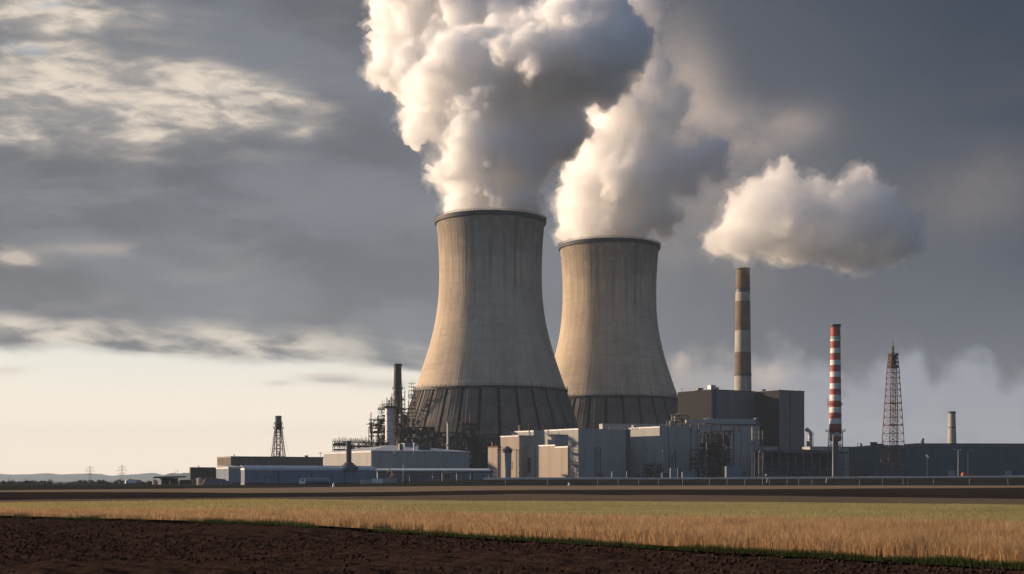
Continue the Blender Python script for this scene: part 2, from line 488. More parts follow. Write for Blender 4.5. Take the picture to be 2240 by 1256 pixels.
def earth(name, cols, scale, streak=(1, 1), bump=0.4, bscale=3.0):
    """soil or turf: three tones mixed by noise stretched along the rows"""
    m, N, b, co, out = new_mat(name)
    x, y, z = N.sep(co)
    v = N.vec(x * streak[0], y * streak[1], z)
    k = N.mix(N.ss(0.35, 0.62, N.noise(v, scale, 6, 0.62)), cols[0] + (1,), cols[1] + (1,))
    k = N.mix(N.ss(0.50, 0.72, N.noise(N.vec(x * streak[0], y * streak[1], z + 40.0), scale * 2.7, 5, 0.6)) * 0.8, k, cols[2] + (1,))
    N.put(b.inputs['Base Color'], k)
    b.inputs['Roughness'].default_value = 1.0
    b.inputs['Specular IOR Level'].default_value = 0.0
    bn = N.new('ShaderNodeBump'); bn.inputs['Strength'].default_value = bump; bn.inputs['Distance'].default_value = 0.15
    N.put(bn.inputs['Height'], N.noise(co, bscale, 5, 0.65))
    N.nt.links.new(bn.outputs[0], b.inputs['Normal'])
    return m

M['soil'] = earth('ploughed soil', ((0.034, 0.0205, 0.0150), (0.056, 0.034, 0.025), (0.085, 0.053, 0.038)), 1.6, (1, 1), 0.7, 6.0)
M['far_soil'] = earth('dark tilled soil', ((0.030, 0.024, 0.021), (0.046, 0.036, 0.030), (0.075, 0.057, 0.045)), 0.03, (1, 6), 0.3, 0.8)
M['tan'] = earth('dry stubble', ((0.25, 0.19, 0.13), (0.34, 0.26, 0.17), (0.21, 0.165, 0.105)), 0.03, (1, 5), 0.4, 0.8)
M['brown_strip'] = earth('brown stubble', ((0.155, 0.115, 0.08), (0.21, 0.16, 0.11), (0.11, 0.085, 0.06)), 0.05, (1, 5), 0.4, 0.8)
M['meadow'] = earth('green meadow', ((0.36, 0.31, 0.12), (0.46, 0.375, 0.17), (0.22, 0.215, 0.065)), 0.05, (1, 3.2), 0.5, 1.5)
M['straw_ground'] = earth('dry grass ground', ((0.27, 0.19, 0.105), (0.36, 0.25, 0.14), (0.19, 0.145, 0.075)), 0.35, (1, 1.5), 0.5, 3.0)
M['bank'] = earth('dark bank turf', ((0.028, 0.029, 0.021), (0.044, 0.040, 0.028), (0.022, 0.022, 0.018)), 0.12, (1, 1), 0.4, 1.0)
M['hill'] = earth('wooded hill', ((0.045, 0.055, 0.035), (0.075, 0.080, 0.055), (0.10, 0.095, 0.06)), 0.004, (1, 1), 0.2, 0.05)

def land_patch(name, low, high, mat, z, rows=8, px0=-1600, px1=3800, step=10, kind='structure', label=None, cat=None):
    """a field between two boundary lines, each given where it is seen along the view"""
    xs = np.arange(px0, px1 + 1, step, dtype=float)
    lo = np.interp(xs, [p[0] for p in low], [p[1] for p in low])
    hi = np.interp(xs, [p[0] for p in high], [p[1] for p in high])
    for arr, nm in ((lo, low), (hi, high)):
        amp = np.clip((arr - 1056) / 22, 0.15, 1.0)
        if nm is not L_EDGE: arr += amp * 2.4 * (fbm(xs / 150.0, xs * 0 + nm[1][1], 4, 17) - 0.5)
    hi = np.minimum(hi, lo - 0.02)
    dl, dh = F * EYE / (lo - HOR), F * EYE / (hi - HOR)
    V, Fc = [], []
    for r in range(rows + 1):
        D = dl + (dh - dl) * r / rows
        for X, d in zip((xs - 1120) * D / F, D): V.append((X, d, z))
    n = len(xs)
    for r in range(rows):
        for i in range(n - 1): Fc.append((r * n + i, r * n + i + 1, (r + 1) * n + i + 1, (r + 1) * n + i))
    o = np_mesh(name, V, Fc, mat)
    tag(o, label, cat, kind=kind)
    return o

# boundary lines between the fields
L_EDGE = [(-1600, 1098), (-600, 1112), (0, 1128), (600, 1144), (1120, 1176), (1700, 1208), (2240, 1237), (2800, 1263), (3000, 1275), (3800, 1319)]
L_TALL = [(-600, 1108), (0, 1117), (600, 1124), (1120, 1141), (1700, 1157), (2240, 1173), (2800, 1190), (3800, 1226)]
L_MEAD = [(-600, 1103), (0, 1100), (560, 1092.5), (1120, 1096.5), (1700, 1099), (2240, 1104.5), (2800, 1110), (3800, 1122)]
L_BROW = [(-600, 1098), (0, 1094), (400, 1090), (560, 1089), (800, 1086.5), (1120, 1080.5), (1680, 1084.5), (2240, 1091.5), (2800, 1096), (3800, 1104)]
L_DARK = [(-600, 1077), (0, 1076.5), (400, 1077), (560, 1078.5), (800, 1077), (1120, 1072), (1680, 1070), (2240, 1066.5), (2800, 1065)]
L_TAN = [(-600, 1074), (0, 1072.5), (400, 1069), (800, 1065), (1120, 1062.6), (1700, 1062.2), (2240, 1062.2), (2800, 1062.2)]

# ground sheet out to the horizon
xs = sorted(set(list(np.linspace(-14000, -600, 24)) + list(np.linspace(-600, 700, 105)) + list(np.linspace(700, 14000, 22))))
ys = sorted(set([-280, -100, 0, 30, 60, 100, 200, 300, 400, 500, 540, 556] + list(np.arange(560, 592, 2.0)) + [600, 650, 700] + list(np.linspace(760, 1400, 17)) + [1700, 2100, 2600, 3400, 4500, 6000, 8000, 11000, 14000, 17300]))
gv = [(x, y, gz(x, y) - (0.45 if y < 520 else 0.06)) for y in ys for x in xs]
nx = len(xs)
gf = [(j * nx + i, j * nx + i + 1, (j + 1) * nx + i + 1, (j + 1) * nx + i) for j in range(len(ys) - 1) for i in range(nx - 1)]
g = np_mesh('ground', gv, gf, M['bank'], smooth=True)
tag(g, kind='structure')

land_patch('dry_grass_field', L_EDGE, L_TALL, M['straw_ground'], 0.0)
land_patch('meadow', L_TALL, L_MEAD, M['meadow'], 0.02)
land_patch('stubble_field', L_MEAD, L_BROW, M['brown_strip'], 0.0)
land_patch('tilled_field', L_BROW, L_DARK, M['far_soil'], -0.02)
land_patch('tan_verge', L_DARK, L_TAN, M['tan'], 0.0)

# works road along the top of the bank, and the pale kerb wall seen edge-on
def ribbon(name, x0, x1, y0, y1, dz, mat, step=8):
    n = int((x1 - x0) / step) + 1
    X = np.linspace(x0, x1, n)
    V = [(x, y, gz(x, y) + dz) for y in (y0, y1) for x in X]
    Fc = [(i, i + 1, n + i + 1, n + i) for i in range(n - 1)]
    return np_mesh(name, V, Fc, mat)
tag(ribbon('works_road', -260, 420, 591, 599, 0.02, M['yard']), kind='structure')
def kerb_wall():
    mb = MB()
    X = np.linspace(-12, 420, 109)
    for a, b in zip(X, X[1:]):
        za, zb = gz(a, 589), gz(b, 589)
        j = 0.05 * math.sin(a * 0.21) + 0.06 * math.sin(a * 0.057 + 1)
        mb.add([(a, 588.3, za - 0.4), (b, 588.3, zb - 0.4), (b, 588.5, zb + 0.66 + j), (a, 588.5, za + 0.66 + j),
                (a, 588.9, za - 0.4), (b, 588.9, zb - 0.4), (b, 588.9, zb + 0.70 + j), (a, 588.9, za + 0.70 + j)],
               [(0, 1, 2, 3), (3, 2, 6, 7), (5, 4, 7, 6), (1, 5, 6, 2), (4, 0, 3, 7)])
    o = mb.build('kerb_wall', M['barrier'])
    tag(o, 'long low pale concrete kerb wall along the top of the dark bank before the works', 'wall')
kerb_wall()

# hills on the skyline at the left
def hills(name, prof, Y, depth, mat, seed):
    px = np.arange(-900, 1500, 6.0)
    top = np.interp(px, [p[0] for p in prof], [p[1] for p in prof])
    V, Fc = [], []
    rows = 10
    for r in range(rows + 1):
        t = r / rows
        prof_h = math.sin(math.pi * min(t * 1.0, 1)) ** 0.8 if 0 < t < 1 else 0
        D = Y + depth * t
        for i, p in enumerate(px):
            X = (p - 1120) * D / F
            h = atz(top[i], Y + depth * 0.5) + 20
            h *= prof_h
            h += (fbm(np.array([X / 160.0]), np.array([D / 160.0]), 4, seed)[0] - 0.5) * 10 * prof_h
            V.append((X, D, h - 20))
    n = len(px)
    for r in range(rows):
        for i in range(n - 1): Fc.append((r * n + i, r * n + i + 1, (r + 1) * n + i + 1, (r + 1) * n + i))
    o = np_mesh(name, V, Fc, mat, smooth=True)
    tag(o, kind='structure')
HP = [(-900, 1036), (-500, 1032), (-200, 1037), (0, 1036.5), (30, 1038), (60, 1038), (105, 1035.5), (135, 1037.5), (165, 1036.5), (190, 1036), (205, 1036.5), (222, 1037), (243, 1041),
      (262, 1039), (300, 1037.5), (325, 1035), (340, 1035), (356, 1039), (380, 1041), (420, 1040), (600, 1038), (900, 1042), (1500, 1042)]
hills('hills', HP, 14600, 1800, M['hill'], 3)
HP2 = [(-900, 1062), (300, 1062), (352, 1046), (362, 1038), (375, 1034.5), (390, 1036), (402, 1034), (412, 1034), (430, 1036), (520, 1040), (700, 1048), (900, 1060), (1500, 1062)]
hills('near_hills', HP2, 8600, 1200, M['hill'], 9)

# ------------------------------------------------------------------ ploughed foreground
def edge_y(X):
    """distance of the field edge at lateral position X"""
    px = np.arange(-1600, 3801, 20.0)
    py = np.interp(px, [p[0] for p in L_EDGE], [p[1] for p in L_EDGE])
    D = F * EYE / (py - HOR)
    XX = (px - 1120) * D / F
    return np.interp(X, XX, D)

def plough():
    st = 0.13
    X = np.arange(-70, 46, st); Y = np.arange(14, 122, st * 1.15)
    gx, gy = np.meshgrid(X, Y)
    e = edge_y(gx)
    keep = (gy < e + 0.4) & (np.abs(gx) < gy * 0.47 + 18)
    # furrows run parallel to the field edge
    s = (gx * 0.76 + gy * 0.65)
    z = 0.04 * np.sin(s * 2 * math.pi / 1.1 + 2.5 * fbm(gx * 0.3, gy * 0.3, 2, 4))
    z += 0.15 * (fbm(gx * 1.3, gy * 1.3, 4, 11) - 0.5) + 0.10 * np.maximum(0, fbm(gx * 3.1, gy * 3.1, 3, 21) - 0.52)
    z += 0.5 * (fbm(gx * 0.10, gy * 0.10, 2, 31) - 0.5) * np.clip((e - gy) / 6, 0, 1)
    z = z - 0.16
    z = np.where(gy > e - 0.35, -0.22 + 0.25 * (fbm(gx * 2, gy * 2, 3, 8) - 0.5), z)
    idx = np.arange(gx.size).reshape(gx.shape)
    a, b, c, d = idx[:-1, :-1], idx[:-1, 1:], idx[1:, 1:], idx[1:, :-1]
    kf = keep[:-1, :-1] & keep[1:, 1:] & keep[:-1, 1:] & keep[1:, :-1]
    faces = np.stack([a[kf], b[kf], c[kf], d[kf]], 1)
    verts = np.stack([gx.ravel(), gy.ravel(), z.ravel()], 1)
    used = np.unique(faces); remap = np.full(gx.size, -1); remap[used] = np.arange(len(used))
    o = np_mesh('ploughed_field', verts[used], remap[faces], M['soil'], smooth=True)
    tag(o, kind='structure')
plough()

def clods():
    """loose clods and stones lying on the ploughed soil"""
    ico_v = np.array([(0, 0, 1), (.89, 0, .45), (.28, .85, .45), (-.72, .53, .45), (-.72, -.53, .45), (.28, -.85, .45),
                      (.72, .53, -.45), (-.28, .85, -.45), (-.89, 0, -.45), (-.28, -.85, -.45), (.72, -.53, -.45), (0, 0, -1)])
    ico_f = np.array([(0, 1, 2), (0, 2, 3), (0, 3, 4), (0, 4, 5), (0, 5, 1), (1, 6, 2), (2, 7, 3), (3, 8, 4), (4, 9, 5), (5, 10, 1),
                      (6, 7, 2), (7, 8, 3), (8, 9, 4), (9, 10, 5), (10, 6, 1), (11, 7, 6), (11, 8, 7), (11, 9, 8), (11, 10, 9), (11, 6, 10)])
    n = 46000
    Y = 29 + 75 * rng.random(n) ** 1.6
    X = (rng.random(n) - 0.5) * 2 * (Y * 0.40 + 12)
    ok = Y < edge_y(X) - 0.1
    X, Y = X[ok], Y[ok]; n = len(X)
    r = 0.014 + 0.050 * rng.random(n) ** 3.0
    jit = 1 + 0.45 * (rng.random((n, 12, 1)) - 0.5)
    sc = r[:, None, None] * np.stack([1 + 0.5 * rng.random(n), 1 + 0.5 * rng.random(n), 0.55 + 0.4 * rng.random(n)], 1)[:, None, :]
    P = ico_v[None] * jit * sc + np.stack([X, Y, -0.10 + 0.14 * (rng.random(n) - 0.4)], 1)[:, None, :]
    Fc = ico_f[None] + (np.arange(n) * 12)[:, None, None]
    o = np_mesh('soil_clods', P.reshape(-1, 3), Fc.reshape(-1, 3), M['soil'])
    tag(o, 'loose dark brown clods strewn over the ploughed foreground', 'soil clods', kind='stuff')
clods()

# ------------------------------------------------------------------ grasses
def blade_mat(name, cols, trans=0.35, field=None):
    m, N, b, co, out = new_mat(name)
    geo = N.new('ShaderNodeNewGeometry')
    rnd = S(N, geo.outputs['Random Per Island'])
    k = N.mix(rnd, cols[0] + (1,), cols[1] + (1,))
    if field:                                  # the same patches of colour as the ground below
        x, y, z = N.sep(co)
        k = N.mix(N.ss(0.50, 0.72, N.noise(N.vec(x, y * 3.2, 40.0), field * 2.7, 5, 0.6)) * 0.85, k, cols[2] + (1,))
    else:
        k = N.mix(N.ss(0.45, 0.65, N.noise(co, 0.35, 4, 0.6)) * 0.65, k, cols[2] + (1,))
    N.put(b.inputs['Base Color'], k)
    b.inputs['Roughness'].default_value = 0.75
    b.inputs['Specular IOR Level'].default_value = 0.15
    tr = N.new('ShaderNodeBsdfTranslucent'); N.put(tr.inputs['Color'], k)
    mx = N.new('ShaderNodeMixShader'); mx.inputs[0].default_value = trans
    N.nt.links.new(b.outputs[0], mx.inputs[1]); N.nt.links.new(tr.outputs[0], mx.inputs[2])
    N.nt.links.new(mx.outputs[0], out.inputs['Surface'])
    return m
M['straw'] = blade_mat('dry grass blades', ((0.45, 0.29, 0.145), (0.66, 0.45, 0.24), (0.33, 0.22, 0.11)), 0.4)
M['green_blade'] = blade_mat('green grass blades', ((0.035, 0.062, 0.015), (0.070, 0.095, 0.026), (0.060, 0.060, 0.022)), 0.3)
M['stalk'] = blade_mat('dry weed stalks', ((0.085, 0.060, 0.042), (0.17, 0.125, 0.085), (0.06, 0.045, 0.03)), 0.2)
M['meadow_blade'] = blade_mat('meadow blades', ((0.40, 0.34, 0.13), (0.55, 0.43, 0.20), (0.22, 0.22, 0.065)), 0.4, 0.05)

def blades(name, X, Y, H, W, lean, mat, label, cat, z0=0.0):
    """one curved tapering blade per point, two quads each"""
    n = len(X)
    th = rng.random(n) * 2 * math.pi
    ln = lean * (0.3 + rng.random(n))
    dx, dy = np.cos(th) * ln * H, np.sin(th) * ln * H
    ph = rng.random(n) * math.pi
    wx, wy = np.cos(ph) * W * 0.5, np.sin(ph) * W * 0.5 * 0.6
    z = np.full(n, z0) if np.isscalar(z0) else z0
    P = np.zeros((n, 6, 3))
    for k, (t, w) in enumerate(((0.0, 1.0), (0.55, 0.85), (1.0, 0.18))):
        cx, cy, cz = X + dx * t * t, Y + dy * t * t, z + H * t
        P[:, 2 * k] = np.stack([cx - wx * w, cy - wy * w, cz], 1)
        P[:, 2 * k + 1] = np.stack([cx + wx * w, cy + wy * w, cz], 1)
    Fc = np.array([(0, 1, 3, 2), (2, 3, 5, 4)])[None] + (np.arange(n) * 6)[:, None, None]
    o = np_mesh(name, P.reshape(-1, 3), Fc.reshape(-1, 4), mat)
    tag(o, label, cat, kind='stuff')
    return o

def line_d(L, px):
    return F * EYE / (np.interp(px, [p[0] for p in L], [p[1] for p in L]) - HOR)

def scatter(n, La, Lb, px0=-450, px1=2900, power=1.0):
    """points between two field lines, spread evenly as the eye sees them"""
    px = px0 + (px1 - px0) * rng.random(n)
    pa = np.interp(px, [p[0] for p in La], [p[1] for p in La]); pb = np.interp(px, [p[0] for p in Lb], [p[1] for p in Lb])
    py = pa + (pb - pa) * rng.random(n) ** power
    D = F * EYE / (py - HOR)
    return (px - 1120) * D / F, D, px, py

def grasses():
    X, Y, px, py = scatter(310000, L_EDGE, L_TALL)
    tall = 0.6 * fbm(X * 0.35, Y * 0.16, 3, 51) + 0.4 * fbm(X * 1.4, Y * 0.6, 2, 52)
    H = (0.22 + 0.55 * rng.random(len(X)) ** 1.3) * (0.35 + 1.15 * tall) * np.clip(0.42 + px / 2240 * 0.58, 0.40, 1.05)
    gap = fbm(X * 0.6, Y * 0.35, 3, 77) > 0.34
    X, Y, H = X[gap], Y[gap], H[gap]
    blades('tall_dry_grass', X, Y, H, 0.012 + 0.022 * rng.random(len(X)) * (Y / 60), 0.35, M['straw'],
           'tall dry straw coloured grass behind the edge of the ploughed soil', 'dry grass')
    X, Y, px, py = scatter(54000, L_TALL, [(a, b - 20) for a, b in L_TALL], power=2.2)
    k = (fbm(X * 0.12, Y * 0.12, 3, 57) > 0.46) & (rng.random(len(X)) < np.clip(px / 1500, 0.15, 1.0))
    X, Y, px = X[k], Y[k], px[k]
    blades('thin_dry_grass', X, Y, (0.15 + 0.35 * rng.random(len(X))) * np.clip(0.6 + px / 4000, 0.6, 1.1), 0.012 + 0.03 * rng.random(len(X)), 0.4, M['straw'],
           'thinning dry grass where the tall straw gives way to the meadow', 'dry grass')
    # green fringe right on the edge, thicker to the right
    n = 42000
    px = -400 + 3300 * rng.random(n)
    D0 = line_d(L_EDGE, px)
    k = fbm(px / 90.0, px * 0 + 0.5, 3, 91)
    m = (k + rng.random(n) * 0.35 + np.clip((px - 500) / 5200, 0, 0.25)) > 0.70 - np.clip((px - 900) / 6000, 0, 0.10)
    px, D0, k = px[m], D0[m], k[m]
    off = -0.25 + 0.95 * rng.random(len(px)) ** 1.4
    D = D0 + off * D0 / 45.0
    X = (px - 1120) * D / F
    H = (0.07 + 0.17 * rng.random(len(px))) * (0.5 + 1.1 * k)
    blades('green_grass_fringe', X, D, H, 0.010 + 0.016 * rng.random(len(px)), 0.5, M['green_blade'],
           'short green grass along the edge of the ploughed soil', 'grass', -0.10)
    X, Y, px, py = scatter(120000, L_TALL, L_MEAD)
    blades('meadow_grass', X, Y, (0.05 + 0.12 * rng.random(len(X))) * (0.5 + fbm(X * 0.08, Y * 0.05, 3, 63)), 0.012 + 0.00025 * Y * rng.random(len(X)), 0.5, M['meadow_blade'],
           'short yellow green grass of the sunlit meadow', 'meadow grass', 0.0)
    # straw and stubble on the soil, a few dry stalks close to the camera
    n = 420
    Y = 30 + 45 * rng.random(n) ** 1.5
    X = (rng.random(n) - 0.5) * 2 * Y * 0.38
    ok = Y < edge_y(X) - 0.3
    X, Y = X[ok], Y[ok]
    blades('soil_straw', X, Y, 0.03 + 0.08 * rng.random(len(X)), 0.012 + 0.02 * rng.random(len(X)), 1.6, M['stalk'],
           'scraps of pale straw lying on the ploughed soil', 'straw', -0.10)
    xs, ys = [], []
    for cpx, n in ((735, 26), (1025, 22), (1060, 30), (1100, 26), (905, 14), (1610, 18), (30, 14), (60, 10), (780, 16), (330, 10), (1950, 12)):
        X0 = atx(cpx, 32.6)
        xs += list(X0 + 0.07 * rng.standard_normal(n)); ys += list(32.6 + 0.12 * rng.standard_normal(n))
    xs, ys = np.array(xs), np.array(ys)
    blades('dry_stalks', xs, ys, 0.12 + 0.30 * rng.random(len(xs)), 0.007 + 0.008 * rng.random(len(xs)), 0.6, M['stalk'],
           'thin dry weed stalks standing at the near edge of the soil', 'dry stalks', -0.12)
grasses()

# ================================================================== COOLING TOWERS
T1 = Vector((atx(1073, 1030), 1030.0, 0))
T2S = 1.053
T2 = Vector((atx(1333, 1190), 1190.0, 0))
PROF = [(484, 118.8), (489, 118.3), (500, 116.8), (540, 113.6), (580, 111.8), (615, 111.6), (650, 113.4), (680, 117), (715, 122.5), (748, 130), (775, 138), (800, 146.5), (825, 155), (850, 163.5), (880, 174), (935, 193), (990, 212), (1050, 233)]
PZ = [((HOR - y) * 1030 / F + 2.2, w * 1030 / F) for y, w in PROF][::-1]       # (z, radius) upward
Z_TOP = PZ[-1][0]
Z_SK = (HOR - 855) * 1030 / F + 2.2
def rad(z): return float(np.interp(z, [p[0] for p in PZ], [p[1] for p in PZ]))
from_smooth = np.polynomial.Polynomial.fit([p[0] for p in PZ], [p[1] for p in PZ], 7)
def srad(z): return float(from_smooth(z))
M['tower'] = tower_concrete('cooling tower concrete', (0.50, 0.405, 0.30), Z_TOP, Z_SK)
M['tower_in'] = rough_mat('tower inner wall', (0.20, 0.19, 0.17), 0.9, 0.2, 0.05)

def shell_mesh():
    seg, rows = 720, 84
    zs = np.linspace(Z_SK, Z_TOP, rows)
    th = np.arange(seg) * 2 * math.pi / seg
    rib = np.where((np.arange(seg) % 4) == 0, 0.14, 0.0)          # 180 wind ribs
    V = []
    for z in zs:
        r = srad(z)
        V.append(np.stack([(r + rib) * np.cos(th), (r + rib) * np.sin(th), np.full(seg, z)], 1))
    for z in zs[::-1][::6]:
        r = srad(z) - 1.0
        V.append(np.stack([r * np.cos(th), r * np.sin(th), np.full(seg, z)], 1))
    n = len(V); V = np.concatenate(V)
    i = np.arange(seg); j = (i + 1) % seg
    Fc = np.concatenate([np.stack([r * seg + i, r * seg + j, (r + 1) * seg + j, (r + 1) * seg + i], 1) for r in range(n - 1)])
    return V, Fc

def cooling_tower(label, loc, scale):
    t = thing('cooling_tower', label, 'cooling tower', loc, 0, 'concrete cooling towers')
    t.scale = (scale, scale, scale * 0.988 if scale > 1 else 1.0)
    V, Fc = shell_mesh()
    np_mesh('shell', V, Fc, M['tower'], t)
    # rim walkway with railing and small lamps
    r = srad(Z_TOP)
    mb = MB(); mb.lathe([(r + 0.1, Z_TOP - 2.6), (r + 0.9, Z_TOP - 2.4), (r + 1.3, Z_TOP - 0.2), (r + 1.3, Z_TOP + 0.5), (r - 1.1, Z_TOP + 0.5), (r - 1.1, Z_TOP + 0.1)], 160, cap0=False, cap1=False)
    mb.build('rim_walkway', M['black_steel'], t)
    mb = MB()
    n = 120
    for k in range(n):
        a = 2 * math.pi * k / n
        c, s = math.cos(a), math.sin(a)
        hh = 1.4 if k % 6 else 2.6
        mb.rod(((r + 1.1) * c, (r + 1.1) * s, Z_TOP + 0.4), ((r + 1.1) * c, (r + 1.1) * s, Z_TOP + 0.5 + hh), 0.13, n=4)
    for zz in (1.1, 1.8):
        mb.path([((r + 1.1) * math.cos(2 * math.pi * k / n), (r + 1.1) * math.sin(2 * math.pi * k / n), Z_TOP + zz) for k in range(n + 1)], 0.10, 4)
    mb.build('railing', M['black_steel'], t)
    # ring beam between shell and skirt, with short posts
    r = srad(Z_SK)
    mb = MB(); mb.lathe([(r - 0.6, Z_SK - 1.4), (r + 1.3, Z_SK - 1.3), (r + 1.4, Z_SK + 0.2), (r + 0.2, Z_SK + 0.5)], 160, cap0=False, cap1=False)
    mb.build('ring_beam', M['black_steel'], t)
    mb = MB()
    for k in range(84):
        a = 2 * math.pi * (k + 0.3) / 84
        c, s = math.cos(a), math.sin(a)
        mb.rod(((r + 1.1) * c, (r + 1.1) * s, Z_SK), ((r + 1.0) * c, (r + 1.0) * s, Z_SK + (3.4 if k % 7 == 0 else 1.6)), 0.17, n=4)
    mb.path([((r + 1.1) * math.cos(2 * math.pi * k / 84), (r + 1.1) * math.sin(2 * math.pi * k / 84), Z_SK + 1.5) for k in range(85)], 0.10, 4)
    mb.build('guard_rail', M['black_steel'], t)
    # skirt: dark drum behind, with leaning panels hung in front
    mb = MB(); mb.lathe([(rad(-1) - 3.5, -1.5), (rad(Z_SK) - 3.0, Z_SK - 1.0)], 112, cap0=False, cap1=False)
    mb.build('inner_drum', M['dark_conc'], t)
    npan = 28
    half = math.pi / npan
    def panel():
        mb = MB()
        nu, nv = 5, 7
        z0, z1 = -1.0, Z_SK - 1.3
        for side in (0, 1):
            for v in range(nv + 1):
                z = z0 + (z1 - z0) * v / nv
                R0 = rad(z) - (1.6 if side else 0.2)
                gap = 1.15 / R0
                for u in range(nu + 1):
                    a = -half + gap + (2 * half - 2 * gap) * u / nu
                    mb.v.append((R0 * math.cos(a), R0 * math.sin(a), z))
        w = nu + 1; off = w * (nv + 1)
        for v in range(nv):
            for u in range(nu):
                a = v * w + u
                mb.f.append((a, a + 1, a + w + 1, a + w)); mb.mi.append(0)
                mb.f.append((off + a, off + a + w, off + a + w + 1, off + a + 1)); mb.mi.append(0)
            for u, fl in ((0, 0), (nu, 1)):
                a = v * w + u
                q = (a, a + w, off + a + w, off + a)
                mb.f.append(q if not fl else q[::-1]); mb.mi.append(0)
        for v, fl in ((0, 0), (nv, 1)):
            for u in range(nu):
                a = v * w + u
                q = (a, off + a, off + a + 1, a + 1)
                mb.f.append(q if not fl else q[::-1]); mb.mi.append(0)
        # stiffeners up the middle of each panel
        for da, rr in ((-0.33, 0.16), (0.02, 0.10), (0.36, 0.14)):
            a = da * half
            mb.rod((rad(z0) * math.cos(a), rad(z0) * math.sin(a), z0), ((rad(z1) + 0.1) * math.cos(a), (rad(z1) + 0.1) * math.sin(a), z1), rr * 1.6, n=5)
        return mb
    p0 = panel().build('skirt_panel', M['panel'], t)
    for k in range(npan):
        p = p0 if k == 0 else p0.copy()
        if k: C.objects.link(p); p.parent = t
        p.rotation_euler = (0, 0, 2 * half * k)
    # ladder cage up the shell
    def ladder(name, a, z0, z1, wd, mat):
        mb = MB()
        nseg = 26
        for da in (-wd, wd):
            mb.path([((srad(z) + 0.7) * math.cos(a + da / srad(z)), (srad(z) + 0.7) * math.sin(a + da / srad(z)), z) for z in np.linspace(z0, z1, nseg)], 0.12, 4)
        for z in np.arange(z0, z1, 1.6):
            rr = srad(z) + 0.7
            mb.rod((rr * math.cos(a - wd / rr), rr * math.sin(a - wd / rr), z), (rr * math.cos(a + wd / rr), rr * math.sin(a + wd / rr), z), 0.08, n=4)
        mb.build(name, mat, t)
    ladder('ladder', R(-112), Z_SK + 0.5, Z_SK + 26, 0.35, M['steel'])
    ladder('ladder', R(-108) + math.pi, Z_SK + 0.5, Z_TOP - 3, 0.45, M['steel'])
    ladder('ladder', R(-62), Z_TOP - 52, Z_TOP - 3, 0.4, M['black_steel'])
    return t
cooling_tower('taller looking cooling tower in front, its shell in full view above the pale warehouse', tuple(T1), 1.0)
cooling_tower('cooling tower standing behind and to the right of the other, partly hidden by it', tuple(T2), T2S)

# ================================================================== BUILDINGS
def solve(pc, pl, pr, Y, yaw):
    """near corner and the two wall lengths from where the corners are seen"""
    X = atx(pc, Y)
    def t(p, dx, dy):
        k = (p - 1120) / F
        return (k * Y - X) / (dx - k * dy)
    c, s = math.cos(R(yaw)), math.sin(R(yaw))
    return X, t(pr, c, s), t(pl, -s, c)

